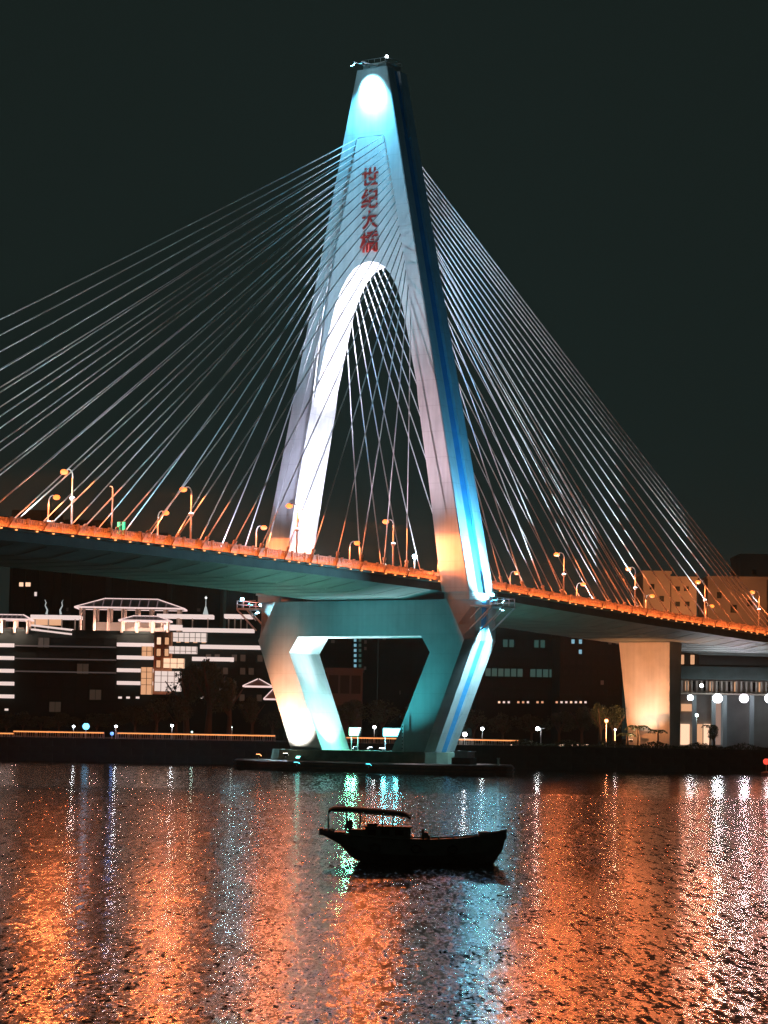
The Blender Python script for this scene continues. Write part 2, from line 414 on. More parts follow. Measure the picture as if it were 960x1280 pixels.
nl = ['curved street lamp on the near deck edge above the hotel, leftmost of its row',
      'curved street lamp on the near deck edge, second from left of its row',
      'curved street lamp standing dark against the glowing inner face of the left tower leg',
      'tall curved street lamp seen through the tower opening, its head pointing left',
      'first curved street lamp on the near deck edge right of the tower',
      'second curved street lamp on the near deck edge right of the tower',
      'third curved street lamp on the near deck edge right of the tower, before orange buildings',
      'rightmost near street lamp on the deck, at the edge of the picture',
      'near deck street lamp beyond the right edge of the tower cables']
FBL = [-87, -62.1, -37.5, -12.8, 13.3, 40.8, 65.5, 90.5, 119, 146]
fl = ['low far-side street lamp with its head pointing right, off the left of the deck',
      'orange far-side street lamp glowing low at the left end of the deck',
      'orange far-side street lamp with a wide glow, midway between the left lamps',
      'far-side street lamp just left of the left tower leg',
      'far-side street lamp with orange head seen low through the tower opening',
      'far-side street lamp peeping beside the inner edge of the right tower leg',
      'far-side street lamp close to the right of the tower, glowing orange',
      'far-side street lamp with the star-like white uplight, midway right of the tower',
      'far-side street lamp in front of the pale orange building',
      'far-side street lamp glowing in front of the dark gap between orange buildings']
first = True
for row, labs, sgn in (([x[0] for x in NB], nl, 1), (FBL, fl, -1)):
    for b, lb in zip(row, labs):
        o = proto if first else copy_tree(proto); first = False
        o['label'] = lb; o['group'] = 'street lamps along the bridge deck'
        o.location = BW(sgn * 13.35, b, zd(b)); o.rotation_euler.z = -TH if sgn > 0 else -TH + math.pi
        lamps.append((o, b, sgn))
hls = {}; NS = 1
LH_P, LU_P = 160000, 420
for o, b, sgn in lamps:
    if sgn not in hls:
        hl = lamp('SPOT', o, (-1.42, 0, 7.6), SOD, LH_P, 0.3, (-1.42, 0, 0), 177, 0.04)
        # beam shaped to brighten the water: mostly sideways riverward, little down, dimmed toward town
        hd_ = hl.data; hd_.use_nodes = True; nt_ = hd_.node_tree; em = nt_.nodes['Emission']; LN = nt_.links.new
        tc_ = nt_.nodes.new('ShaderNodeTexCoord'); sz = nt_.nodes.new('ShaderNodeSeparateXYZ'); LN(tc_.outputs['Normal'], sz.inputs[0])
        ab = nt_.nodes.new('ShaderNodeMath'); ab.operation = 'ABSOLUTE'; LN(sz.outputs[2], ab.inputs[0])
        mr_ = nt_.nodes.new('ShaderNodeMapRange'); mr_.interpolation_type = 'SMOOTHSTEP'
        mr_.inputs[1].default_value = 0.12; mr_.inputs[2].default_value = 0.60; mr_.inputs[3].default_value = 1.0; mr_.inputs[4].default_value = 0.06
        LN(ab.outputs[0], mr_.inputs[0])
        dt = nt_.nodes.new('ShaderNodeVectorMath'); dt.operation = 'DOT_PRODUCT'; dt.inputs[1].default_value = (NS * sgn * math.sin(TH), -NS * sgn * math.cos(TH), 0); LN(tc_.outputs['Normal'], dt.inputs[0])
        m2_ = nt_.nodes.new('ShaderNodeMapRange'); m2_.interpolation_type = 'SMOOTHSTEP'
        m2_.inputs[1].default_value = -0.25; m2_.inputs[2].default_value = 0.45; m2_.inputs[3].default_value = 0.12; m2_.inputs[4].default_value = 1.0
        LN(dt.outputs['Value'], m2_.inputs[0])
        ml = nt_.nodes.new('ShaderNodeMath'); ml.operation = 'MULTIPLY'; LN(mr_.outputs[0], ml.inputs[0]); LN(m2_.outputs[0], ml.inputs[1]); LN(ml.outputs[0], em.inputs['Strength'])
        em.inputs['Color'].default_value = (1, 1, 1, 1); hls[sgn] = hl
    else:
        h2 = hls[sgn].copy(); COL.objects.link(h2); h2.parent = o
    k = 2.2 if b > 20 else 1.0
    lamp('SPOT', o, (0.0, 0.5, 4.9), (0.85, 0.93, 1.0), LU_P * k, 0.12, (0.0, 0.2, 9), 75, 0.5)
# unlit pole and green signal
r = empty('unlit_post', 'thin unlit post with a short bent top between the two left near lamps', 'post', BW(13.35, -81, zd(-81)), -TH)
MB().tube([(0, 0, 0), (0, 0, 6.6)], [0.11, 0.08], 8).build('pole', POLE, r, smooth=True)
MB().tube([(0, 0, 6.6), (-0.15, 0, 6.85), (-0.5, 0, 6.9)], 0.07, 8).build('arm', POLE, r, smooth=True)
gp = BW(13.2, -79, zd(-79))
r = empty('lane_signal', 'pair of upright green glowing light bars on the deck railing', 'signal', gp, -TH)
for x in (-0.35, 0.45):
    MB().box(x - 0.16, x + 0.16, -0.1, 0.1, 0.5, 2.5).build('light_bar', glow('green_bar_glow', (0.02, 0.9, 0.35), 1.6), r)
MB().box(-0.6, 0.7, 0.1, 0.2, 0.0, 2.6).build('bracket', DARKM, r)

# ---------------------------------------------------------------- floodlights
def flood(loc, target, col, power, angle, label, blend=0.6, size=0.5, es=25, post=0.0, radius=0.3, local=True, name='floodlight', group=None):
    P0 = BW(*loc) if local else Vector(loc); T = BW(*target) if local else Vector(target)
    d = (T - P0).normalized()
    r = empty(name, label, 'floodlight', P0 - Vector((0, 0, post)), 0, group)
    q = d.to_track_quat('Y', 'Z').to_matrix().to_4x4(); q.translation = (0, 0, post)
    h = MB(); s = size
    h.loft([[(-s * .6, -s * .5, -s * .4), (s * .6, -s * .5, -s * .4), (s * .6, -s * .5, s * .4), (-s * .6, -s * .5, s * .4)],
            [(-s, 0.0, -s * .7), (s, 0.0, -s * .7), (s, 0.0, s * .7), (-s, 0.0, s * .7)]])
    me = h.mesh('housing', DARKM); me.transform(q); link('housing', me, r)
    l = MB(); l.box(-s * .92, s * .92, 0.01, 0.05, -s * .62, s * .62)
    me = l.mesh('lens', glow('lens_glow_%d_%d_%d_%d' % (col[0] * 100, col[1] * 100, col[2] * 100, es), col, es)); me.transform(q); link('lens', me, r)
    bkt = MB(); bkt.bar((0, 0, 0 if post else -size * 1.1), (0, 0, post - size * 0.3 if post else 0), 0.12, 0.12)
    bkt.build('bracket', STEEL, r)
    o = lamp('SPOT', r, Vector((0, 0, post)) + d * 0.25, col, power, radius, Vector((0, 0, post)) + d * 10, angle, blend)
    return r
CY = (0.40, 0.82, 1.0); LIL = (0.78, 0.80, 1.0); TEAL = (0.10, 0.72, 0.80); PINK = (1.0, 0.72, 0.72); WW = (1.0, 0.85, 0.72)
K = 1000
# the bright lamp on the tower head
flood((-0.9, -7.0, 110.2), (0.0, -2.9, 106.9), (0.30, 0.80, 1.0), 34 * K, 60, 'bright white-blue lamp on a bracket at the very top of the tower', 1.0, 0.35, 60, radius=0.25)
flood((0.6, -7.0, 110.2), (0.0, -2.9, 101), (0.12, 0.62, 1.0), 36 * K, 84, 'dimmer blue lamp beside the bright one at the tower top', 0.9, 0.2, 6, radius=0.25)
MB().bar((-0.9, -6.9, 110.65), (-0.9, -2.0, 110.9), 0.12, 0.12).bar((0.6, -6.9, 110.5), (0.6, -2.0, 110.9), 0.12, 0.12).build('lamp_outrigger', STEEL, bridge)
r = empty('beacon', 'small white beacon on the right corner of the tower top', 'beacon', BW(2.3, -2.2, 111.5), -TH)
MB().ball((0, 0, 0.65), 0.22).build('lamp_glass', glow('beacon_glow', (0.8, 0.95, 1.0), 40), r)
MB().box(-0.15, 0.15, -0.15, 0.15, 0, 0.45).build('base', DARKM, r)
# face lights, on the deck in front of the tower
flood((-12.2, -52, 31), (-7, -3, 88), (0.25, 0.62, 0.82), 95 * K, 46, 'blue floodlight on the far deck edge aimed up at the tower face', 0.9)
flood((4.5, -46, 31), (5, -3, 86), (0.34, 0.66, 0.80), 75 * K, 40, 'blue floodlight in mid deck aimed up at the tower face', 0.9)
flood((2.5, -30, 30.5), (12.5, -3.6, 58), (1.0, 0.72, 0.84), 60 * K, 64, 'pinkish floodlight near the right tower leg aimed up its front', 0.9)
flood((-12.5, -26, 30.5), (-13, -3.6, 56), (0.72, 0.72, 1.0), 40 * K, 64, 'lilac floodlight before the left tower leg aimed up its front', 0.9)
flood((9.5, -9, 30.2), (15.6, -3.7, 33), (1.0, 0.24, 0.06), 13 * K, 74, 'added orange floodlight at the front foot of the right tower leg', 1.0, 0.3, 6)  # added lamp, deepens the orange the street lamps cast on the leg
flood((-9.5, -9, 30.2), (-16, -3.7, 32.5), (1.0, 0.34, 0.16), 6 * K, 70, 'added orange floodlight at the front foot of the left tower leg', 1.0, 0.3, 6)  # added lamp that warms the foot of the left leg
# inner faces and arch
flood((-6.5, 0, 31.2), (-11.2, 0, 48), LIL, 130 * K, 52, 'strong lilac floodlight at the inner foot of the left tower leg', 0.8, 0.5)
flood((6.5, 0, 31.2), (11.2, 0, 48), LIL, 80 * K, 52, 'strong lilac floodlight at the inner foot of the right tower leg', 0.8, 0.5)
flood((-7.5, -0.5, 30.6), (-14.2, 0, 34), LIL, 60 * K, 100, 'low white floodlight washing the bottom of the left leg inner face', 0.8, 0.4)
flood((4.0, -0.5, 31.0), (-5.8, 0, 74), (0.86, 0.84, 1.0), 640 * K, 34, 'narrow-beam floodlight in mid deck aimed at the arch soffit', 0.8, 0.5)
# outer sides, from the knee platforms
for s in (1, -1):
    w_ = 'right' if s > 0 else 'left'
    flood((s * 22.6, -1.2, 26.1), (s * 17.0, 0, 44), (0.04, 0.50, 1.0), 110 * K, 60, 'cyan floodlight on the %s knee platform aimed up the outer leg face' % w_, 0.9, 0.35, 60)
    flood((s * 22.6, 1.8, 26.1), (s * 19.6, 0.6, 28.6), (0.45, 0.88, 1.0), 100 * K, 84, 'white-blue floodlight on the %s knee platform flooding the knee' % w_, 0.9, 0.35, 60)
    flood((s * 22.8, 1.0, 24.9), (s * 16.5, 1, 12), (0.45, 0.85, 1.0), 150 * K, 54, 'cyan floodlight under the %s knee platform aimed down the lower leg' % w_, 0.9, 0.35, 30)
# bare lamps that glare toward the river; the white one is added for the water
for (a, b_, z, col, pw, r_, lb) in ((23.2, -2.6, 26.9, (0.25, 0.80, 1.0), 170, 0.3, 'glaring cyan lamp on the rail of the right knee platform'), (-23.2, -2.6, 26.9, (0.35, 0.85, 1.0), 35, 0.3, 'glaring cyan lamp on the rail of the left knee platform'), (-9.5, -1.5, 32.2, (0.80, 0.90, 1.0), 150, 0.3, 'added white lamp at the inner foot of the left tower leg, brightening the water')):
    r = empty('glare_lamp', lb, 'lamp', BW(a, b_, z), -TH)
    MB().ball((0, 0, 0), r_).build('lamp_glass', glow('gl_%d' % (col[0] * 100), col, 20), r, smooth=True)
    MB().tube([(0, 0, -1.6 if z < 30 else -3.0), (0, 0, -r_)], 0.05, 6).build('post', STEEL, r)
    lamp('SPOT', r, (0, -0.3, 0), col, pw * K, 0.3, (0.545 * 40, -0.839 * 40, -7), 120, 0.7)
# base
flood((-10.0, -8.4, 2.4), (-10.9, -3.8, 7.6), (1.0, 0.90, 0.78), 12 * K, 74, 'warm floodlight on the plinth in front of the left lower leg', 0.8, 0.4, 20)
flood((-14.0, -10, 2.2), (-13.6, -3.8, 11.5), (1.0, 0.30, 0.10), 30 * K, 40, 'orange floodlight at the left end of the pile cap', 0.8, 0.4, 20)
flood((-1.8, -1.4, 3.6), (-8.3, 0, 8.6), (0.62, 0.90, 1.0), 22 * K, 66, 'white-blue floodlight at the inner foot of the left lower leg', 0.8, 0.4, 20)
flood((0, 0, 3.6), (-10.5, 0, 20.5), (0.80, 0.92, 1.0), 60 * K, 40, 'white floodlight in mid plinth aimed up at the beam soffit corner', 0.8, 0.4, 20)
flood((2, 0.5, 3.6), (4, 0, 20.8), (0.80, 0.92, 1.0), 16 * K, 80, 'white floodlight in mid plinth aimed up at the long beam soffit', 0.8, 0.4, 20)
flood((-4, -14, 1.2), (-5, -3.7, 24), TEAL, 9 * K, 70, 'teal floodlight on the left of the pile cap aimed at the crossbeam', 0.9, 0.4, 16)
flood((9, -14, 1.2), (9, -3.7, 20), (0.06, 0.58, 0.64), 13 * K, 76, 'teal floodlight on the right of the pile cap aimed at the right lower leg', 0.9, 0.4, 16)
# two glaring lamps seen in the opening
for (a0, wd, lb, col) in ((-3.3, 0.9, 'green-white glaring lamp box between the tower feet, beside the left foot', (0.25, 1.0, 0.62)), (4.0, 1.9, 'wide cyan glaring lamp box between the tower feet, beside the right foot', (0.16, 0.85, 1.0))):
    r = empty('plinth_lamp', lb, 'lamp', BW(a0, 0.6, 3.2), -TH, 'glaring lamp boxes on the plinth')
    MB().box(-wd, wd, -0.2, 0.5, 2.2, 3.6).build('housing', DARKM, r)
    MB().box(-wd + .08, wd - .08, -0.27, -0.21, 2.3, 3.5).build('lens', glow('plinth_glow_%d' % (col[0] * 100), col, 4.5), r)
    for x in (-wd + .3, wd - .3): MB().box(x - .06, x + .06, 0, .12, 0, 2.2).build('leg', STEEL, r)
    for x in (-wd * .6, wd * .6): lamp('POINT', r, (x, -0.9, 2.9), col, 1300, 0.35)
for (a0, a1, b1, pw, lb) in ((-9, -6, -30, 16, 'added green-teal floodlight on the pile cap aimed up at the deck soffit toward the river'), (9, 6, 40, 14, 'added green-teal floodlight on the pile cap aimed up at the deck soffit toward the shore')):
    flood((a0, -6.5 if b1 < 0 else 6.5, 2.0), (a1, b1, 26), (0.15, 0.62, 0.50), pw * K, 72, lb, 0.9, 0.35, 8)  # added lamps that brighten the deck underside
# shore pier
flood((0.8, 86, 5.4), (0.8, 92.7, 12.5), (1.0, 0.78, 0.58), 8 * K, 74, 'warm floodlight at the foot of the shore pier', 1.0, 0.4, 10)
flood((2, 72, 4.9), (0, 92.6, 16), (1.0, 0.36, 0.13), 44 * K, 70, 'orange floodlight on the quay before the shore pier', 0.9, 0.4, 10)
# deck floods that light the back stays
for b, pw, lb in ((38, 150, 'white cable floodlight on the near deck edge nearest the tower'), (64, 130, 'white cable floodlight on the near deck edge midway along the back span'), (92, 110, 'white cable floodlight on the near deck edge far from the tower'), (27, 100, 'white cable floodlight at the foot of the first back stay')):
    flood((12.2, b, zd(b) + 1.2), (10.5, b * 0.84, zd(b) + 30), (0.62, 0.86, 1.0), pw * .36 * K, 46, lb, 0.9, 0.4, 30)
    flood((-12.2, b + 6, zd(b) + 1.2), (-10.5, b * 0.84, zd(b) + 30), (0.72, 0.86, 1.0), pw * 0.36 * K, 46, lb.replace('near deck', 'far deck').replace('at the foot', 'at the far-side foot'), 0.9, 0.4, 30)
flood((-12.2, -100, 31), (-6, -50, 62), (0.66, 0.86, 0.86), 26 * K, 90, 'white cable floodlight on the far deck edge of the main span', 0.9)
flood((12.2, -100, 31), (6, -50, 62), (0.66, 0.82, 0.80), 15 * K, 90, 'white cable floodlight on the near deck edge of the main span', 0.9)
# bluish lamp post and small lamps just inside the right leg
r = empty('deck_lamp', 'blue-white lamp on a short post on the deck beside the right tower leg', 'lamp', BW(10.5, -4.5, zd(-4)), -TH)
MB().tube([(0, 0, 0), (0, 0, 3.5)], 0.09, 8).build('pole', POLE, r)
MB().ball((0, 0, 3.75), 0.36).build('lamp_glass', glow('blue_white_glow', (0.45, 0.85, 1.0), 30), r, smooth=True)
lamp('POINT', r, (0, -0.6, 3.75), (0.5, 0.85, 1.0), 900, 0.2)

for a, b_, lb in ((5, -31, 'small white marker lamp on the deck below the left tower leg, left one'), (5, -25.5, 'small white marker lamp on the deck right of the low far-side lamp'), (8, -9, 'small greenish marker lamp on the deck left of the blue-white lamp')):
    r = empty('marker_lamp', lb, 'lamp', BW(a, b_, zd(b_) + 0.1), -TH)
    MB().tube([(0, 0, 0), (0, 0, 1.9)], 0.07, 6).build('post', POLE, r); MB().ball((0, 0, 2.05), 0.24).build('lamp_glass', glow('marker_glow', (0.8, 1.0, 0.95), 4), r, smooth=True)

# ---------------------------------------------------------------- water, ground, quay
QY = 456.0
wm = bpy.data.materials.new('river_water'); wm.use_nodes = True
nt = wm.node_tree; pb = nt.nodes['Principled BSDF']; LK = nt.links.new
pb.inputs['Base Color'].default_value = (0.010, 0.018, 0.018, 1); pb.inputs['IOR'].default_value = 1.333
pb.inputs['Roughness'].default_value = 0.075
tc = nt.nodes.new('ShaderNodeTexCoord')
def vnoise(scale, detail, sx=1.0, sy=1.0):
    mp = nt.nodes.new('ShaderNodeMapping'); mp.inputs['Scale'].default_value = (sx, sy, 1)
    LK(tc.outputs['Object'], mp.inputs['Vector'])
    n = nt.nodes.new('ShaderNodeTexNoise'); n.inputs['Scale'].default_value = scale; n.inputs['Detail'].default_value = detail; n.inputs['Roughness'].default_value = 0.55
    LK(mp.outputs[0], n.inputs['Vector'])
    s = nt.nodes.new('ShaderNodeVectorMath'); s.operation = 'SUBTRACT'; s.inputs[1].default_value = (0.5, 0.5, 0.5); LK(n.outputs['Color'], s.inputs[0])
    return s.outputs[0]
def vscale(v, k):
    s = nt.nodes.new('ShaderNodeVectorMath'); s.operation = 'SCALE'; LK(v, s.inputs[0])
    if isinstance(k, float): s.inputs['Scale'].default_value = k
    else: LK(k, s.inputs['Scale'])
    return s.outputs[0]
def vadd(a, b):
    s = nt.nodes.new('ShaderNodeVectorMath'); s.operation = 'ADD'; LK(a, s.inputs[0])
    if isinstance(b, tuple): s.inputs[1].default_value = b
    else: LK(b, s.inputs[1])
    return s.outputs[0]
fine = vadd(vscale(vnoise(8.0, 2, 1.0, 0.8), 0.40), vadd(vscale(vnoise(1.0, 2, 8.0, 1.2), 0.42), vscale(vnoise(1.0, 2, 5.0, 0.50), 0.24)))
mid = vscale(vnoise(2.2, 2, 0.7, 1.0), 0.07)
big = vscale(vnoise(0.12, 2, 0.6, 1.0), 0.07)
sep = nt.nodes.new('ShaderNodeSeparateXYZ'); LK(tc.outputs['Object'], sep.inputs[0])
fr_ = nt.nodes.new('ShaderNodeMapRange'); fr_.inputs[1].default_value = 60; fr_.inputs[2].default_value = 150; fr_.inputs[3].default_value = 0.10; fr_.inputs[4].default_value = 0.50; LK(sep.outputs[1], fr_.inputs[0])
gust = vscale(vnoise(1.0, 2, 3.6, 0.30), fr_.outputs[0])      # cross ripples, stronger where the river is open to the wind
slope = vadd(vadd(vadd(fine, mid), big), gust)
# calmer water in the lee of the quay and the tower pier
nz = nt.nodes.new('ShaderNodeTexNoise'); nz.inputs['Scale'].default_value = 0.018; nz.inputs['Detail'].default_value = 3
mpz = nt.nodes.new('ShaderNodeMapping'); mpz.inputs['Scale'].default_value = (0.6, 2.2, 1); LK(tc.outputs['Object'], mpz.inputs['Vector']); LK(mpz.outputs[0], nz.inputs['Vector'])
ad = nt.nodes.new('ShaderNodeMath'); ad.operation = 'MULTIPLY_ADD'; ad.inputs[1].default_value = 26.0; LK(nz.outputs['Fac'], ad.inputs[0]); LK(sep.outputs[1], ad.inputs[2])
mr = nt.nodes.new('ShaderNodeMapRange'); mr.inputs[1].default_value = 262; mr.inputs[2].default_value = 282; mr.inputs[3].default_value = 1.0; mr.inputs[4].default_value = 0.22
LK(ad.outputs[0], mr.inputs[0])
pz = nt.nodes.new('ShaderNodeTexNoise'); pz.inputs['Scale'].default_value = 0.05; pz.inputs['Detail'].default_value = 2
LK(mpz.outputs[0], pz.inputs['Vector'])
pr = nt.nodes.new('ShaderNodeMapRange'); pr.inputs[1].default_value = 0.35; pr.inputs[2].default_value = 0.65; pr.inputs[3].default_value = 0.75; pr.inputs[4].default_value = 1.15; LK(pz.outputs['Fac'], pr.inputs[0])
wr = nt.nodes.new('ShaderNodeMapRange'); wr.inputs[1].default_value = 60; wr.inputs[2].default_value = 230; wr.inputs[3].default_value = 0.85; wr.inputs[4].default_value = 1.75; LK(sep.outputs[1], wr.inputs[0])
m0 = nt.nodes.new('ShaderNodeMath'); m0.operation = 'MULTIPLY'; LK(mr.outputs[0], m0.inputs[0]); LK(wr.outputs[0], m0.inputs[1])
mu = nt.nodes.new('ShaderNodeMath'); mu.operation = 'MULTIPLY'; LK(m0.outputs[0], mu.inputs[0]); LK(pr.outputs[0], mu.inputs[1])
sl = vscale(slope, mu.outputs[0])
flat = nt.nodes.new('ShaderNodeVectorMath'); flat.operation = 'MULTIPLY'; flat.inputs[1].default_value = (0.85, 1, 0); LK(sl, flat.inputs[0])
nn = nt.nodes.new('ShaderNodeVectorMath'); nn.operation = 'NORMALIZE'; LK(vadd(flat.outputs[0], (0, 0, 1)), nn.inputs[0])
LK(nn.outputs[0], pb.inputs['Normal'])
wb = MB(); wb.face([(-2500, -400, 0), (2500, -400, 0), (2500, QY + 1, 0), (-2500, QY + 1, 0)])
wb.build('water', wm, kind='structure')
wb = MB(); wb.face([(-2500, -400, -6), (2500, -400, -6), (2500, 3500, -6), (-2500, 3500, -6)])
wb.build('riverbed', STONE, kind='structure')
g = MB(); g.box(-2500, 2500, QY + 0.8, 3400, -5.9, 3.8)
g.build('ground', GROUND, kind='structure')
# quay wall built of coursed blocks
qw = empty('quay_wall', 'low dark stone quay wall running along the far bank', 'wall', (0, QY, 0))
blk = MB(); blk.box(-1.96, 1.96, -0.0, 0.75, 0.02, 1.24); blk_me = blk.mesh('stone_block', STONE)
MB().box(-400, 400, 0.25, 0.76, -3, 3.85).build('wall_core', STONE, qw)
for c in range(3):
    for k in range(-24, 25):
        link('stone_block', blk_me, qw, (k * 4 + (2 if c % 2 else 0), random.uniform(-0.05, 0.05), 0.02 + c * 1.27))
MB().box(-400, 400, -0.2, 0.9, 3.85, 4.1).build('coping', STONE, qw)

# ---------------------------------------------------------------- promenade railing and lamps
ROPE = glow('rail_strip_glow', (1.0, 0.34, 0.10), 1.5)
def px_x(x, Y, y=915): return at(x, y, Y).x
def quay_rail(x0, x1, z0, Y, label):
    X0, X1 = px_x(x0, Y), px_x(x1, Y); n = max(2, int((X1 - X0) / 2.0)); st = (X1 - X0) / n
    r = empty('quay_railing', label, 'railing', (X0, Y, z0))
    po = MB(); po.box(-0.09, 0.09, -0.09, 0.09, 0, 1.12); pme = po.mesh('post', PARAPET)
    bl = MB()
    for k in range(5):
        x = (k + 0.5) * st / 5; bl.box(x - 0.07, x + 0.07, -0.05, 0.05, 0.15, 0.9)
    bl.box(0.09, st - 0.09, -0.06, 0.06, 0.08, 0.15)
    bme = bl.mesh('baluster_panel', PARAPET)
    for k in range(n + 1): link('post', pme, r, (k * st, 0, 0))
    for k in range(n): link('baluster_panel', bme, r, (k * st, 0, 0))
    MB().box(0, X1 - X0, -0.12, 0.12, 1.12, 1.24).build('handrail', PARAPET, r)
    MB().box(0, X1 - X0, -0.13, -0.05, 0.92, 1.11).build('light_strip', ROPE, r)
    return r
quay_rail(-60, 17, 3.7, QY + 1.2, 'lower far-left stretch of quay railing glowing orange, left of the stepped corner')
quay_rail(17, 130, 4.1, QY + 2.0, 'quay railing with orange light strip left of the blue quay lamp')
quay_rail(147, 344, 4.1, QY + 2.0, 'long quay railing with orange light strip below the hotel')
quay_rail(405, 520, 4.0, QY + 2.4, 'quay railing with orange strip seen between the tower feet')
quay_rail(562, 648, 4.0, QY + 2.4, 'short quay railing with orange strip right of the tower base')

def post_lamp(x, y, Y, zg, label, r_=0.22, col=(0.85, 0.93, 1.0), es=12, power=60, arm=0.0, name='quay_lamp', group=None):
    p = at(x, y, Y)
    r = empty(name, label, 'lamp', (p.x, Y, zg), 0, group)
    h = max(0.3, p.z - zg)
    mb = MB(); mb.tube([(arm, 0, 0), (arm, 0, h + (0.15 if arm else -r_))], 0.06, 8)
    if arm: mb.tube([(arm * 2.2, 0, h + 0.15), (0, 0, h + 0.15)], 0.05, 6)
    mb.build('post', POLE, r)
    MB().ball((0, 0, h), r_).build('lamp_glass', glow('g_%d_%d_%d_%d' % (col[0] * 100, col[1] * 100, col[2] * 100, es), col, es), r, smooth=True)
    if power: lamp('POINT', r, (0, -0.45, h), col, power, 0.15)
    return r
q = QY + 3
post_lamp(92, 908, q, 4.1, 'small white quay lamp just left of the big blue one', 0.24)
post_lamp(107.5, 908, q, 4.1, 'big glaring blue lamp on the quay left of the tower', 0.62, (0.16, 0.62, 1.0), 3.2, 2200)
post_lamp(145, 908, q, 4.1, 'small white quay lamp right of the gap in the railing', 0.24)
post_lamp(140, 917, q - 1.5, 4.1, 'low blue lamp in the gap of the quay railing', 0.34, (0.15, 0.35, 1.0), 2, 10)
post_lamp(215, 907, q, 4.1, 'small white quay lamp behind the middle of the long railing', 0.24)
post_lamp(240, 915, q, 4.1, 'tiny greenish lamp above the long quay railing', 0.16, (0.6, 1.0, 0.85), 6, 20)
post_lamp(290, 909, q + 6, 4.1, 'faint small lamp left of the tower base, behind the railing', 0.1, (0.8, 1, 0.9), 4, 10)
post_lamp(468, 909, q + 4, 4.1, 'white lamp on a thin post between the tower feet', 0.3, (0.9, 0.97, 1), 14, 50, 0.0)
post_lamp(581, 918, q - 1.0, 4.1, 'bright white quay lamp just right of the tower base', 0.4, (0.92, 0.95, 1), 20, 140)
post_lamp(603, 911, q, 4.1, 'white lamp on a tall post right of the tower base', 0.3, (0.92, 0.95, 1), 14, 60)
post_lamp(672, 911, q, 4.1, 'white lamp beside an L-shaped post on the dark quay', 0.36, (0.95, 0.98, 1), 16, 70, 0.6)
post_lamp(758, 901, q + 6, 4.1, 'orange lamp among the trees left of the shore pier', 0.36, (1.0, 0.3, 0.12), 5, 260)
post_lamp(769, 912, q + 2, 4.1, 'small white lamp on a post left of the palms', 0.2, (0.95, 0.98, 1), 6, 40)
post_lamp(871, 894, q + 8, 4.1, 'small white-green lamp in front of the lit hall', 0.28, (0.8, 1, 0.95), 14, 60)

# ---------------------------------------------------------------- far buildings
def X(x, y, Y): return at(x, y, Y).x
def Z(x, y, Y): return at(x, y, Y).z
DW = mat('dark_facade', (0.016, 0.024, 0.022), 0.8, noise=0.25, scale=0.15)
GLS = mat('dark_glass', (0.015, 0.02, 0.02), 0.5)
for q_ in ('dark_glass', 'dark_facade'): _mats[q_].node_tree.nodes['Principled BSDF'].inputs['Specular IOR Level'].default_value = 0.1
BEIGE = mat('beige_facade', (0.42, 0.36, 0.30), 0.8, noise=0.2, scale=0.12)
ROOFM = mat('roof_tiles', (0.30, 0.27, 0.27), 0.7, noise=0.3, scale=0.5)
STRIP = glow('lit_facade_glow', (1.0, 0.78, 0.72), 0.85)  # lit floor edges and canopies, their light put in as emission
STRIPD = glow('lit_facade_dim', (0.55, 0.50, 0.48), 0.08)  # fainter floor edges, their light also put in as emission
WARM = glow('warm_window_glow', (1.0, 0.50, 0.26), 0.75)
WARM2 = glow('amber_window_glow', (1.0, 0.62, 0.40), 1.2)
WHITEW = glow('white_window_glow', (1.0, 0.80, 0.72), 0.85)
TEALW = glow('teal_window_glow', (0.25, 0.75, 0.65), 0.09)
BLUEW = glow('blue_window_glow', (0.35, 0.80, 1.0), 0.5)
DIMW = glow('dim_window_glow', (0.9, 0.72, 0.5), 0.025)
def block(mb, x0, x1, y0, y1, Y, d, y0r=None, m=0):     # box from points of the picture, y0 above y1
    xm = (x0 + x1) / 2; ym = (y0 + (y1 or 930)) / 2
    mb.box(X(x0, ym, Y), X(x1, ym, Y), Y, Y + d, (Z(xm, y1, Y) if y1 is not None else 3.8), Z(xm, y0, Y), m)
    return mb
def building(name, label, x0, x1, ytop, Y, d, m, cat='building', yb=None):
    xm = (x0 + x1) / 2
    r = empty(name, label, cat, (X(xm, ytop, Y), Y, 3.8))
    Minv = Matrix.Translation((-X(xm, ytop, Y), -Y, -3.8))
    r['_'] = 0; del r['_']
    mb = MB(); mb.box(X(x0, 850, Y), X(x1, 850, Y), Y, Y + d, 3.8, Z(xm, ytop, Y))
    me = mb.mesh('wall', m); me.transform(Minv); link('wall', me, r)
    MB_ = MB(); MB_.box(X(x0, 850, Y) - 0.3, X(x1, 850, Y) + 0.3, Y - 0.3, Y + d, Z(xm, ytop, Y), Z(xm, ytop, Y) + 0.7)
    me = MB_.mesh('parapet', m); me.transform(Minv); link('parapet', me, r)
    return r, Minv
def part(name, mb, m, r, Minv, kind=None):
    me = mb.mesh(name, m); me.transform(Minv); return link(name, me, r, kind=kind)
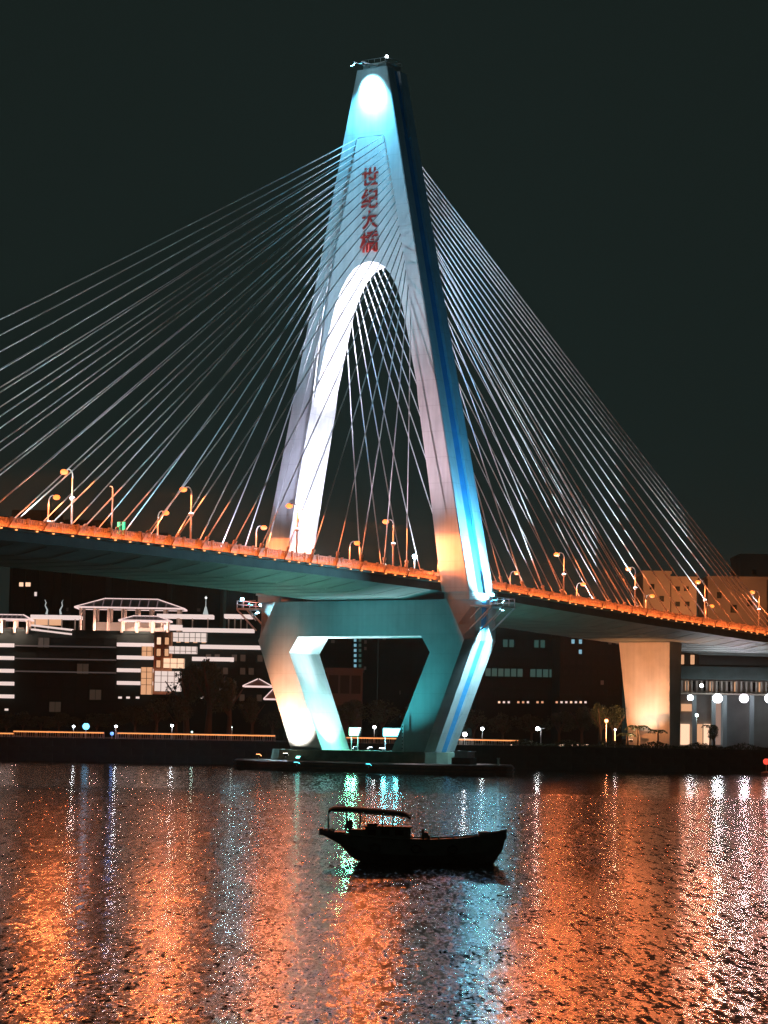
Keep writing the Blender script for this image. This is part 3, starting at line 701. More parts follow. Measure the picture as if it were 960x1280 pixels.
def windows(r, Minv, x0, x1, y0, y1, Y, cols, rows, choose, fill=(0.7, 0.6), frame=None, joined=False):
    Xa, Xb = X(x0, (y0 + y1) / 2, Y), X(x1, (y0 + y1) / 2, Y); Za, Zb = Z((x0 + x1) / 2, y1, Y), Z((x0 + x1) / 2, y0, Y)
    cw, ch = (Xb - Xa) / cols, (Zb - Za) / rows
    hw, hh = cw * fill[0] / 2, ch * fill[1] / 2
    f = MB()
    for (a, b_, c, d) in ((-hw - .12, hw + .12, hh, hh + .12), (-hw - .12, hw + .12, -hh - .15, -hh), (-hw - .12, -hw, -hh, hh), (hw, hw + .12, -hh, hh)):
        f.box(a, b_, -0.18, 0.0, c, d)
    if cw > 3: f.box(-0.05, 0.05, -0.12, 0.0, -hh, hh)
    fme = f.mesh('window', frame or DW)
    cache = {}
    J = MB(); JF = MB(); jm = []
    for i in range(cols):
        for j in range(rows):
            mm = choose(i, j)
            if mm is None: continue
            c = Vector((Xa + (i + .5) * cw, Y - 0.01, Za + (j + .5) * ch))
            if joined:
                if mm not in jm: jm.append(mm)
                J.box(c.x - hw, c.x + hw, Y - 0.06, Y - 0.003, c.z - hh, c.z + hh, jm.index(mm)); continue
            if mm.name not in cache:
                p = MB(); p.box(-hw, hw, -0.06, -0.003, -hh, hh); cache[mm.name] = p.mesh('pane', mm)
            wo = link('window', fme, r, Minv @ c); link('pane', cache[mm.name], wo)
    if joined: J.mats = jm; me = J.mesh('window_rows', jm); me.transform(Minv); link('window_rows', me, r, kind='stuff')
rnd = random.Random(3)
# -- the long hotel on the left
YH_ = 620
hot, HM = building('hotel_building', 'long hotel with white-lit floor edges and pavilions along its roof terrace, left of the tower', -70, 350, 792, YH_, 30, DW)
windows(hot, HM, 45, 145, 796, 892, YH_, 6, 6, lambda i, j: GLS if rnd.random() > .1 else DIMW, (0.86, 0.78))
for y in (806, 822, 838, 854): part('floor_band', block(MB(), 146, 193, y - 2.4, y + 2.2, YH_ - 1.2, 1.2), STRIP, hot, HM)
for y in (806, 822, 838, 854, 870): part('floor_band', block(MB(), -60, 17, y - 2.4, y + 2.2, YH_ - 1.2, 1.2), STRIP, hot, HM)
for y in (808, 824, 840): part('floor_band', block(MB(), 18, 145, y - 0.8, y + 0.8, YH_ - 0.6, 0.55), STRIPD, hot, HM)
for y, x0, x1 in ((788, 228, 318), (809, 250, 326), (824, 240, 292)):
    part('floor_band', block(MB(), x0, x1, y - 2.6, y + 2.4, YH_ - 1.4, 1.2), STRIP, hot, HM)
# terrace canopies
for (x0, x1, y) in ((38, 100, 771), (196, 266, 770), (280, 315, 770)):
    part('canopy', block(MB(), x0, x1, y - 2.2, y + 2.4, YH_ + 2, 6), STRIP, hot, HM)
    fr = MB()
    for k in range(4):
        xx = x0 + 6 + (x1 - x0 - 12) * k / 3; fr.box(X(xx, y, YH_ + 3) - 0.15, X(xx, y, YH_ + 3) + 0.15, YH_ + 3, YH_ + 3.3, Z(xx, 792, YH_), Z(xx, y + 2.4, YH_))
    part('canopy_posts', fr, BEIGE, hot, HM)
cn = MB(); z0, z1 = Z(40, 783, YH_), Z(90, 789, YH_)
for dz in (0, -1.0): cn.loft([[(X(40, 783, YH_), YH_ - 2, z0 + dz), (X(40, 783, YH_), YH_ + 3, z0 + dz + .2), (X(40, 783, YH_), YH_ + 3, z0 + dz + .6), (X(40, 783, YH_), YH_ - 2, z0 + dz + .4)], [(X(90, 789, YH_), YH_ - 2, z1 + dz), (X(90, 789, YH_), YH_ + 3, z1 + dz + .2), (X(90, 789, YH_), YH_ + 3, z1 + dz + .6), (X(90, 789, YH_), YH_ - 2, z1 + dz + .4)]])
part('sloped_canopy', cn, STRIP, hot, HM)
part('lit_room', block(MB(), 38, 76, 774, 781, YH_ + 5, 3), WARM, hot, HM)
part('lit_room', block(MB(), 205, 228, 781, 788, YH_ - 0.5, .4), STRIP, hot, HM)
# lit stair tower and bright rooms right of the bands
part('stair_tower', block(MB(), 192, 214, 790, 868, YH_ - 2.5, 2.4), mat('terracotta_wall', (0.55, 0.28, 0.16), 0.8, noise=0.3, scale=0.3), hot, HM)
windows(hot, HM, 193, 213, 794, 866, YH_ - 2.5, 2, 5, lambda i, j: WARM if (i * 3 + j * 5) % 4 else WARM2, (0.5, 0.62))
for (x0, x1, y0, y1, mm) in ((216, 258, 791, 802, WHITEW), (232, 257, 792, 801, WHITEW), (211, 246, 808, 817, WHITEW), (204, 230, 823, 835, WARM2), (193, 226, 839, 864, WHITEW), (176, 190, 834, 868, WARM), (177, 190, 808, 820, WARM)):
    yy = YH_ - 2.9 - rnd.random() * .5
    part('lit_room', block(MB(), x0, x1, y0, y1, yy, 2.0), mm, hot, HM)
    mu_ = MB(); nx = max(2, int((x1 - x0) / 7))
    for k in range(nx + 1): block(mu_, x0 + (x1 - x0) * k / nx - .35, x0 + (x1 - x0) * k / nx + .35, y0, y1, yy - .15, .12)
    for k in range(1, max(2, int((y1 - y0) / 8))): yk = y0 + 8 * k - 2; block(mu_, x0, x1, yk - .3, yk + .3, yy - .12, .1)
    part('mullions', mu_, BEIGE, hot, HM)
windows(hot, HM, 218, 260, 790, 806, YH_ - 0.05, 4, 1, lambda i, j: WARM, (0.5, 0.7))
windows(hot, HM, 244, 330, 814, 880, YH_, 8, 4, lambda i, j: DIMW if (i + j) % 3 else GLS, (0.6, 0.5))
for (x, y, mm) in ((246, 824, WHITEW), (252, 824, WHITEW), (273, 825, WHITEW), (283, 825, WHITEW), (290, 826, WHITEW), (232, 855, WHITEW), (275, 862, WHITEW), (281, 858, TEALW), (253, 872, WHITEW), (150, 872, WHITEW), (172, 872, WHITEW), (160, 872, WHITEW), (8, 887, WHITEW), (288, 872, WHITEW), (268, 872, DIMW), (247, 840, DIMW)):
    part('lit_window', block(MB(), x - 2.2, x + 2.2, y - 1.3, y + 1.3, YH_ - 8, .3), mm, hot, HM)
# pavilions with hipped roofs on the terrace: things standing on the roof
def pavilion(label, xc, half, ye, yr, ridge, ybase, Y, ncol, depth):
    c = Vector((X(xc, ye, Y), Y + depth / 2, Z(xc, ybase, Y)))
    r = empty('roof_pavilion', label, 'pavilion', c, 0, 'pavilions with hipped roofs at the hotel')
    hx = (X(xc + half, ye, Y) - X(xc - half, ye, Y)) / 2; hr = hx * ridge; hy = depth / 2 + 0.8
    ze = Z(xc, ye, Y) - c.z; zr = Z(xc, yr, Y) - c.z
    slabs = [[(-hx, -hy, ze), (hx, -hy, ze), (hr, 0, zr), (-hr, 0, zr)], [(hx, -hy, ze), (hx, hy, ze), (hr, 0, zr)], [(hx, hy, ze), (-hx, hy, ze), (-hr, 0, zr), (hr, 0, zr)], [(-hx, hy, ze), (-hx, -hy, ze), (-hr, 0, zr)]]
    mb = MB()
    for f_ in slabs: mb.face(f_)
    mb.face([(-hx, -hy, ze - .02), (-hx, hy, ze - .02), (hx, hy, ze - .02), (hx, -hy, ze - .02)])
    roof = mb.build('roof', ROOFM, r)
    ed = MB(); e = 0.16 if half > 30 else 0.12
    P = [(-hx, -hy, ze), (hx, -hy, ze), (hx, hy, ze), (-hx, hy, ze)]
    for i in range(4): ed.bar(P[i], P[(i + 1) % 4], e * 2, e * 2.4)
    R0, R1 = (-hr, 0, zr + .1), (hr, 0, zr + .1)
    ed.bar(R0, R1, e * 1.4, e * 1.4) if hr > .3 else None
    for a, b_ in ((P[0], R0), (P[1], R1), (P[2], R1), (P[3], R0)): ed.bar((a[0], a[1], a[2] + .12), (b_[0], b_[1], b_[2] + .05), e * 1.2, e * 1.2)
    ed.build('lit_roof_edge', glow('roof_edge_glow', (1.0, 0.72, 0.68), 0.95), roof)
    if half > 30:
        rb = MB()
        for k in range(1, 12):
            t = k / 12; x = -hx + 2 * hx * t; xr = max(-hr, min(hr, x)); f_ = 1.0 if abs(x) <= hr else (hx - abs(x)) / (hx - hr)
            rb.bar((x, -hy, ze + .1), (x if abs(x) <= hr else math.copysign(hx - (hx - abs(x)), x), -hy + hy * f_, ze + (zr - ze) * f_ + .1), 0.12, 0.12)
        rb.build('lit_roof_rib', glow('rib_glow', (1.0, 0.66, 0.70), 0.22), roof)  # emission on the ribs stands in for light falling on the roof
    if ncol:
        cm = MB(); cm.tube([(0, 0, 0), (0, 0, ze)], 0.34 if half > 30 else 0.26, 8); cme = cm.mesh('column', mat('lit_column', (0.6, 0.45, 0.36), 0.7))
        for k in range(ncol):
            x = -hx * 0.9 + 1.8 * hx * k / (ncol - 1)
            for y in (-depth / 2 + .4, depth / 2 - .4): link('column', cme, r, (x, y, 0))
        back = MB(); back.box(-hx * .72, hx * .72, depth * 0.2, depth * 0.2 + .2, 0, ze * .45); back.build('inner_wall', BEIGE, r)
        for k in (-0.6, 0, 0.6): lamp('POINT', r, (hx * k, -depth / 2 - 1.2, 0.7), (1.0, 0.62, 0.52), 1500 if half > 30 else 700, 0.2)
    return r
pavilion('largest hip-roofed pavilion with tall pink-lit columns on the hotel roof', 162, 68, 760, 748, 0.48, 791, YH_ + 4, 8, 8)
pavilion('smaller hip-roofed pavilion in front of the largest one on the hotel roof', 181, 32, 776, 770, 0.45, 791, YH_ - 1, 4, 4)
pavilion('low pavilion at the left end of the hotel roof, cut by the picture edge', 2, 36, 774, 768, 0.7, 791, YH_ - 1, 5, 5)
pavilion('small white tent-roofed pavilion at the foot of the hotel, near the left tower leg', 322, 18, 858, 849, 0.05, 880, YH_ - 60, 0, 6)
pavilion('second tent-roofed pavilion, lower and half hidden by the left tower leg', 341, 11, 874, 862, 0.05, 890, YH_ - 66, 0, 4)
for x, lb in ((257, 'slim lit spire on the hotel roof right of the big pavilion'), (58, 'left one of two thin white roof ornaments on the hotel'), (76, 'right one of two thin white roof ornaments on the hotel')):
    c = Vector((X(x, 768, YH_ + 4), YH_ + 4, Z(x, 768, YH_ + 4))); h = 4.6 if x > 100 else 3.6
    r = empty('roof_spire', lb, 'spire', c)
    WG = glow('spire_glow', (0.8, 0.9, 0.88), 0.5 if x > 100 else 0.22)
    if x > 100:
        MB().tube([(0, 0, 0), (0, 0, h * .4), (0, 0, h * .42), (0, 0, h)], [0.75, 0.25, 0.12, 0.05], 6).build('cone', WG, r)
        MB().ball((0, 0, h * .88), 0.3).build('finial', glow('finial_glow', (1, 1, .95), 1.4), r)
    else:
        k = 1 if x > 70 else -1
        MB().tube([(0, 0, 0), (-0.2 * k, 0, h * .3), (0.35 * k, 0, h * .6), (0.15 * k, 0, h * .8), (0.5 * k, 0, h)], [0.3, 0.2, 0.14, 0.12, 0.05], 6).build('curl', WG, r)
# -- towers behind, in the dark
def tower(label, x0, x1, yt, Y, cols, rows, choose, m=DW, ybw=885, fill=(0.55, 0.5), name='apartment_tower', joined=True, d=25):
    r, M_ = building(name, label, x0, x1, yt, Y, d, m)
    windows(r, M_, x0 + 2, x1 - 2, yt + 4, ybw, Y, cols, rows, choose, fill, joined=joined)
    fn = MB(); n = max(2, int((x1 - x0) / 14))
    for k in range(n + 1):
        xx = X(x0 + (x1 - x0) * k / n, 850, Y); fn.box(xx - 0.35, xx + 0.35, Y - 0.9, Y, 3.8, Z((x0 + x1) / 2, yt, Y))
    part('pilasters', fn, m, r, M_, 'stuff')
    return r, M_
ch = lambda p, *ms: (lambda i, j: rnd.choice(ms) if rnd.random() < p else GLS)
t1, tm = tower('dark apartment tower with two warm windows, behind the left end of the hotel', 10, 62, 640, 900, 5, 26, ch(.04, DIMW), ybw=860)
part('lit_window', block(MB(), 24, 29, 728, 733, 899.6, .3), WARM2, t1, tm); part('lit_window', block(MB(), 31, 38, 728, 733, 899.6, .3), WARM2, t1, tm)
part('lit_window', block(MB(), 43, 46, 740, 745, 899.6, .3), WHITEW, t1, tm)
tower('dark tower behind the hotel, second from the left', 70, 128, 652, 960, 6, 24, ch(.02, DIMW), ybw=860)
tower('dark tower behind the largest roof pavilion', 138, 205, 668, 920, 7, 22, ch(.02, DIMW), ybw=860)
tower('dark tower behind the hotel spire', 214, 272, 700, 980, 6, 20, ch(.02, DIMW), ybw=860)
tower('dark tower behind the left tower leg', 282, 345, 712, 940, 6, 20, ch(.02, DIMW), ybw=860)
# seen through the lower opening
t2, tm2 = tower('dark tower with a column of pale blue windows, seen through the lower opening', 402, 470, 745, 760, 8, 16, ch(.03, DIMW), ybw=880)
for k in range(7):
    for x in (444, 450): part('lit_window', block(MB(), x - 1.6, x + 1.6, 792 + k * 6.4, 795.6 + k * 6.4, 759.5, .3), BLUEW if (x == 444) else TEALW, t2, tm2)
tower('wide dark building right of the pale blue windows, seen through the lower opening', 474, 545, 770, 720, 9, 12, ch(.05, DIMW), ybw=890)
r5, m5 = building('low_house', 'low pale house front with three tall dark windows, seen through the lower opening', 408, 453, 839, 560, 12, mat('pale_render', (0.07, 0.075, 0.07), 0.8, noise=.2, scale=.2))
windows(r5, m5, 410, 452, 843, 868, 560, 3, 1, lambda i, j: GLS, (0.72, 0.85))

# dark office blocks right of the tower
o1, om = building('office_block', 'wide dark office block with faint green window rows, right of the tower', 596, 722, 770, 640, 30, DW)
windows(o1, om, 620, 690, 797, 812, 640, 9, 1, lambda i, j: TEALW if rnd.random() < .7 else GLS, (0.7, 0.62))
windows(o1, om, 606, 694, 834, 848, 640, 11, 1, lambda i, j: TEALW if rnd.random() < .75 else GLS, (0.8, 0.7))
windows(o1, om, 600, 720, 850, 875, 640, 14, 2, lambda i, j: GLS, (0.7, 0.6))
windows(o1, om, 600, 720, 812, 834, 640, 14, 2, lambda i, j: GLS, (0.7, 0.6))
for x in list(range(624, 682, 6)) + list(range(696, 738, 6)):
    if rnd.random() < .8: part('ground_light', block(MB(), x - 1.3, x + 1.3, 876.5, 879, 596, .4), rnd.choice([WARM, WARM2, WHITEW]), o1, om)
o2, om2 = building('office_block', 'darker office block with two bluish windows, between the tower and the shore pier', 700, 778, 790, 600, 30, DW)
windows(o2, om2, 702, 776, 796, 872, 600, 8, 6, lambda i, j: BLUEW if (i, j) in ((1, 5), (2, 5), (2, 4)) else (DIMW if rnd.random() < .06 else GLS), (0.42, 0.42))
for x in (640, 700, 704, 716, 722, 728, 734): part('ground_light', block(MB(), x - 1.4, x + 1.4, 930.5, 933, QY + 4, .3), rnd.choice([WARM, WARM2]), o2, om2)
# orange-lit apartment blocks right, rising over the deck
def slab(label, x0, x1, yt, Y, wl, m=BEIGE, d=20):
    r, M_ = building('apartment_block', label, x0, x1, yt, Y, d, m)
    for (a, b_, c, e) in wl:
        zc = Vector((X((a + b_) / 2, c, Y), Y, Z((a + b_) / 2, (c + e) / 2, Y)))
        hw, hh = (X(b_, c, Y) - X(a, c, Y)) / 2, (Z(a, c, Y) - Z(a, e, Y)) / 2
        f = MB()
        for (p, q_, s_, t_) in ((-hw - .2, hw + .2, hh, hh + .2), (-hw - .2, hw + .2, -hh - .25, -hh), (-hw - .2, -hw, -hh, hh), (hw, hw + .2, -hh, hh)): f.box(p, q_, -.2, 0, s_, t_)
        wo = link('window', f.mesh('window', m), r, M_ @ zc); p = MB(); p.box(-hw, hw, -.08, -.01, -hh, hh); link('pane', p.mesh('pane', GLS), wo)
    return r
slab('pale apartment block lit orange, nearest the converging cables, with a blank front', 803, 837, 717, 640, [(812, 818, 730, 737), (824, 830, 745, 752)])
slab('orange-lit apartment block with two small square windows near its top', 838, 870, 724, 646, [(844, 850, 733, 739), (855, 861, 733, 739), (844, 850, 752, 758), (856, 862, 752, 758)])
slab('wide dim brown apartment block with one dark window, behind the rightmost lamps', 884, 958, 724, 660, [(913, 921, 756, 766), (934, 941, 750, 758), (896, 902, 740, 748)], mat('brown_facade', (0.30, 0.25, 0.22), 0.8, noise=.25, scale=.1))
slab('taller dim apartment block cut by the right edge of the picture', 925, 1010, 696, 700, [(940, 946, 712, 718), (965, 972, 712, 718)], mat('brown_facade', (0.3, .25, .22)))
for (x, y, Y, tx, ty, tY, pw, lb) in ((820, 800, 585, 822, 735, 640, 34, 'added unseen orange floodlight aimed up the blank pale block'), (856, 800, 600, 850, 745, 646, 26, 'added unseen orange floodlight aimed up the block with two small windows'), (920, 805, 610, 905, 765, 660, 26, 'added unseen orange floodlight aimed up the wide brown block')):
    flood(tuple(at(x, y, Y)), tuple(at(tx, ty, tY)), (1.0, 0.34, 0.12), pw * K, 70, lb, 0.9, 0.5, 5, radius=.5, local=False)  # added lamps out of sight behind the deck, turning the blocks orange
# the hall under the deck at the right
h1, hm = building('riverside_hall', 'low riverside hall with a row of small lit windows and white floodlamps', 843, 1030, 816, 520, 30, mat('hall_wall', (0.30, 0.29, 0.28), .8, noise=.2, scale=.3))
part('white_band', block(MB(), 874, 1030, 816, 832, 519.0, .95), mat('white_cladding', (0.62, 0.60, 0.60), .6, noise=.1, scale=.4), h1, hm)
part('dark_louvre', block(MB(), 884, 905, 816, 819.5, 518.8, .15), DARKM, h1, hm)
part('roof_canopy', block(MB(), 843, 1030, 834, 850, 516, 3.9), mat('canopy_sheet', (0.14, 0.20, 0.20), .6, noise=.2, scale=.6), h1, hm)
windows(h1, hm, 846, 872, 816, 833, 519.9, 2, 1, lambda i, j: WARM, (0.4, 0.7))
windows(h1, hm, 847, 1000, 851, 866, 519.5, 20, 1, lambda i, j: (GLS, DIMW, GLS, WARM)[(i * 7) % 4], (0.55, 0.8), BEIGE)
pm_ = MB()
for k in range(28):
    xx = X(846 + k * 6.2, 858, 519); pm_.box(xx - .18, xx + .18, 518.6, 519.0, Z(880, 867, 519), Z(880, 851, 519))
part('pilasters', pm_, mat('pale_pilaster', (0.6, 0.52, 0.46), .7), h1, hm, 'stuff')
part('gallery_floor', block(MB(), 843, 1030, 867, 869, 516.5, 3), BEIGE, h1, hm)
for x in (845, 868, 892, 906, 940, 975): part('column', block(MB(), x - 2.6, x + 2.6, 869, None, 517, .9), mat('hall_column', (0.36, 0.42, 0.44), .6), h1, hm)
for (x0, x1, y0, y1, mm) in ((851, 862, 905, 931, WARM2), (866, 878, 905, 931, WARM), (852, 866, 880, 889, WARM), (880, 888, 905, 931, WARM2), (893, 901, 875, 931, glow('pink_interior', (0.85, 0.5, 0.38), .35)), (903, 906, 870, 931, BLUEW)):
    part('lit_doorway', block(MB(), x0, x1, y0, y1, 519.2, .6), mm, h1, hm)
for (x, y, rr, pw, lb) in ((863, 872, .62, 500, 'smallest of the three white floodlamps on the riverside hall, by the shore pier'), (897, 873, 1.0, 2600, 'largest dazzling white floodlamp in the middle of the riverside hall'), (930, 873, .95, 2600, 'dazzling violet-white floodlamp right of the largest one on the hall'), (962, 873, 1.0, 1300, 'bluish-white floodlamp on the hall cut by the right picture edge'), (877, 857, .4, 40, 'small bluish lamp above the floodlamps on the hall front')):
    p = at(x, y, 514)
    r = empty('hall_floodlamp', lb, 'floodlamp', p, 0, 'white floodlamps on the riverside hall')
    cc = (0.88, 0.96, 1.0) if x != 930 else (0.96, 0.88, 1.0)
    MB().ball((0, 0, 0), rr, 14, rr * .95).build('lens', glow('hall_glow_%d' % (cc[0] * 100), cc, 9), r, smooth=True)
    MB().box(-rr * .5, rr * .5, rr * .5, 2.2, -.2, .2).build('bracket', DARKM, r)
    lamp('SPOT', r, (0, -rr - .5, 0), cc, pw, rr * .8, (0, -50, -16), 150, .3)

# ---------------------------------------------------------------- trees
LEAF = mat('tree_leaves', (0.045, 0.075, 0.035), 0.7, noise=0.5, scale=0.6)
BARK = mat('bark', (0.09, 0.07, 0.05), 0.9, noise=0.3, scale=3)
def crown_mesh(seed, n=1500, rx=1.0, rz=0.8, lobes=9):
    g_ = random.Random(seed); mb = MB()
    L = [(g_.uniform(-.62, .62) * rx, g_.uniform(-.6, .6) * rx, g_.uniform(-.5, .65) * rz, g_.uniform(.26, .5)) for _ in range(lobes)]
    for _ in range(n):
        cx, cy_, cz, rr = g_.choice(L)
        d = Vector((g_.gauss(0, 1), g_.gauss(0, 1), g_.gauss(0, 1))).normalized() * rr * g_.uniform(.55, 1.1)
        p = Vector((cx + d.x, cy_ + d.y, cz + d.z * .8)); s = g_.uniform(.03, .075)
        a = Vector((g_.gauss(0, 1), g_.gauss(0, 1), g_.gauss(0, .6))).normalized() * s; b_ = a.cross(Vector((g_.gauss(0, 1), g_.gauss(0, 1), g_.gauss(0, 1))).normalized())
        mb.face([p - a, p - b_ * .7, p + a, p + b_ * .7])
    return mb.mesh('crown', LEAF)
crowns = [crown_mesh(s) for s in (11, 12, 13)]
def trunk_mesh(seed):
    g_ = random.Random(seed); mb = MB()
    mb.tube([(0, 0, 0), (.02, .01, .3), (0, 0, .62)], [.045, .032, .02], 7)
    for k in range(5):
        q_ = k * 1.256 + g_.random(); mb.tube([(0, 0, .3 + .04 * k), (.14 * math.cos(q_), .14 * math.sin(q_), .5 + .03 * k), (.27 * math.cos(q_), .27 * math.sin(q_), .68 + .03 * k)], [.018, .012, .006], 5)
    return mb.mesh('trunk', BARK)
trunks = [trunk_mesh(s) for s in (1, 2, 3)]
def tree(x, ytop, Y, wpx, label, group=None, name='leafy_tree', zg=3.8, k=None):
    p = at(x, ytop, Y); H = p.z - zg; Wd = wpx / FOC * Y / 2
    r = empty(name, label, 'tree', (p.x, Y, zg), rnd.uniform(0, 6), group)
    k = rnd.randrange(3) if k is None else k
    t = link('trunk', trunks[k], r); t.scale = (H, H, H)
    c = link('crown', crowns[k], r, (0, 0, H * .66)); c.scale = (Wd, Wd, H * .42)
    return r
TG = 'dark trees along the unlit promenade before the hotel'
for x, yt, wd in ((-12, 896, 40), (8, 893, 36), (30, 888, 40), (52, 892, 36), (74, 889, 40), (96, 893, 36), (122, 890, 40), (146, 884, 40), (170, 880, 42), (196, 870, 40), (222, 868, 40)):
    tree(x, yt, 540 + rnd.uniform(-10, 10), wd, 'dark leafy tree in the black row along the promenade below the hotel', TG)
tree(236, 818, 570, 50, 'tall dark tree standing against the brightest hotel rooms')
tree(262, 812, 566, 56, 'tallest dark tree before the right part of the hotel', k=1)
tree(288, 838, 560, 52, 'broad dark tree between the tallest one and the tent-roofed pavilion')
tree(316, 868, 545, 44, 'dark tree in front of the tent-roofed pavilion')
tree(342, 884, 535, 36, 'small dark tree beside the foot of the left lower leg')
for x, yt, wd, lb in ((408, 876, 50, 'dark tree at the left of the lower tower opening'), (440, 868, 56, 'dark round tree in the middle of the lower tower opening'), (478, 872, 56, 'dark tree at the right of the lower tower opening'), (512, 880, 44, 'dark tree behind the right lower leg')):
    tree(x, yt, 535, wd, lb)
for x, yt, wd, lb in ((592, 884, 44, 'dark tree just right of the tower base'), (628, 890, 44, 'dark tree behind the short quay railing'), (664, 888, 46, 'dark tree behind the L-shaped lamp post'), (700, 884, 46, 'dark tree left of the orange quay lamp'), (728, 880, 44, 'dark tree below the office block with bluish windows'), (750, 872, 34, 'tree lit orange beside the shore pier, upper one'), (768, 878, 34, 'tree lit orange close to the shore pier')):
    tree(x, yt, 515 if x < 740 else 476, wd, lb)
# palms in front of the shore pier
def palm(x, yt, Y, wpx, label):
    p = at(x, yt, Y); H = p.z - 3.9; Wd = wpx / FOC * Y / 2
    r = empty('palm_tree', label, 'palm', (p.x, Y, 3.9))
    MB().tube([(0, 0, 0), (.1, 0, H * .5), (0, 0, H * .88)], [.16, .12, .1], 7).build('trunk', BARK, r)
    for i in range(11):
        q_ = i * 2.4; mb = MB(); pts = []
        for t in range(7):
            u_ = t / 6; pts.append(Vector((math.cos(q_) * Wd * u_, math.sin(q_) * Wd * u_, H * .86 + H * .16 * math.sin(u_ * 2.3) - Wd * .35 * u_ * u_)))
        n_ = Vector((-math.sin(q_), math.cos(q_), 0))
        for t in range(6):
            for s in (1, -1):
                a = pts[t]; b_ = pts[t + 1]
                wv = n_ * s * Wd * .22 * (1 - abs(t / 6 - .4)) + Vector((0, 0, -Wd * .12))
                mb.face([a, a + (b_ - a) * .7, a + (b_ - a) * .9 + wv, a + (b_ - a) * .3 + wv * .8])
        mb.build('frond', LEAF, r)
palm(797, 905, 469, 34, 'dense dark palm at the left edge of the orange shore pier')
palm(822, 911, 469, 26, 'small palm silhouetted against the bright shore pier')
palm(783, 915, 470, 26, 'low palm in shadow just left of the dense one')
palm(887, 905, 472, 22, 'dark palm in front of the lit hall doorways')
tree(893, 903, 474, 20, 'small round tree by the pink hall interior')
# planting along the right quay
hb = MB(); g2 = random.Random(9)
for _ in range(5200):
    x = g2.uniform(X(640, 935, QY + 2), X(990, 935, QY + 2)); y = QY + 1.2 + g2.random() * 1.6; z = 4.0 + g2.random() ** 1.5 * (0.9 + .4 * math.sin(x * .8))
    p = Vector((x, y, z)); a = Vector((g2.gauss(0, 1), g2.gauss(0, 1), g2.gauss(0, 1))).normalized() * .16; b_ = a.cross(Vector((g2.gauss(0, 1), g2.gauss(0, 1), g2.gauss(0, 1))).normalized())
    hb.face([p - a, p - b_, p + a, p + b_])
hb.build('quay_planting', LEAF, label='low dark planting along the top of the right-hand quay wall', cat='planting', kind='stuff')

# ---------------------------------------------------------------- hut and green post on the pile cap
r = empty('cap_hut', 'small grey cabinet on the right end of the pile cap', 'cabinet', BW(19.5, -4.0, 1.5), -TH)
MB().box(-1.6, 1.6, -1, 1, 0, 1.0).build('body', STONE, r); MB().box(-1.0, 1.2, -1.1, 1.1, 1.0, 1.9).build('upper_box', STEEL, r); MB().box(-1.15, 1.35, -1.25, 1.25, 1.9, 2.0).build('lid', STEEL, r)
r = empty('mooring_post', 'short white mooring post at the right tip of the pile cap', 'post', BW(24.0, -1.5, 1.4), -TH)
MB().tube([(0, 0, 0), (0, 0, 1.0)], .16, 8).build('post', POLE, r); MB().tube([(0, 0, 1.0), (0, 0, 1.15)], .24, 8).build('cap', POLE, r)
r = empty('gauge_board', 'thin lit gauge post beside the right lower leg on the plinth', 'gauge', BW(9.6, -5.6, 3.2), -TH)
MB().box(-.12, .12, -.06, .06, 0, 4.2).build('board', POLE, r)
bm_ = MB()
for k in range(7): bm_.box(-.12, .05, -.075, -.061, .4 + k * .55, .6 + k * .55)
bm_.build('scale_marks', DARKM, r)

# ---------------------------------------------------------------- the boat
BD = mat('boat_timber', (0.16, 0.17, 0.15), 0.7, noise=0.4, scale=2, bump=.3)
BD2 = mat('boat_canvas', (0.06, 0.07, 0.065), 0.9, noise=0.3, scale=2)
bt = empty('fishing_boat', 'dark wooden fishing boat with a thin canopy roof over its stern, alone on the river', 'boat', (1.60, 120, 0))
bt.scale = (1.04, 1.04, 0.88)
def bx(x): return (x - 516) / 27.8
def bz(y): return (1085 - y) / 27.8
st_ = [(427, 1046, 1062, .75), (440, 1046, 1078, .95), (460, 1047, 1092, 1.12), (500, 1050, 1094, 1.22), (540, 1050.5, 1094, 1.22), (575, 1048, 1092, 1.08), (600, 1044, 1090, .75), (616, 1040, 1086, .38), (628, 1037, 1064, .12), (631, 1036.5, 1050, .05)]
rings = []
for x, yt, yb, hw in st_:
    zt, zb = bz(yt), bz(yb); h = zt - zb
    rings.append([(bx(x), -hw, zt), (bx(x), -hw * .96, zb + h * .5), (bx(x), -hw * .55, zb + h * .12), (bx(x), 0, zb), (bx(x), hw * .55, zb + h * .12), (bx(x), hw * .96, zb + h * .5), (bx(x), hw, zt)])
MB().loft(rings).build('hull', BD, bt)
gw = MB()
for s in (0, 6): gw.tube([Vector(r_[s]) + Vector((0, 0, .03)) for r_ in rings], .045, 6)
gw.build('gunwale', BD, bt)
MB().box(bx(400), bx(432), -.7, .7, bz(1046), bz(1041)).build('stern_platform', BD, bt)
sp_ = MB()
sp_.box(bx(400), bx(405), -.72, .72, bz(1046), bz(1036)); sp_.box(bx(405), bx(419), -.72, -.62, bz(1041), bz(1038.5)); sp_.box(bx(405), bx(419), .62, .72, bz(1041), bz(1038.5))
sp_.loft([[(bx(404), -.5, bz(1046)), (bx(404), .5, bz(1046)), (bx(428), .6, bz(1060)), (bx(428), -.6, bz(1060))], [(bx(430), -.7, bz(1044)), (bx(430), .7, bz(1044)), (bx(434), .7, bz(1050)), (bx(434), -.7, bz(1050))]])
sp_.build('stern_bracket', BD, bt)
cb = MB(); cb.box(bx(457), bx(513), -.85, .85, bz(1051), bz(1033.5)); cb.box(bx(454), bx(514.5), -.92, .92, bz(1033.5), bz(1031.5))
cb.box(bx(438), bx(457), -.8, .8, bz(1050), bz(1037))
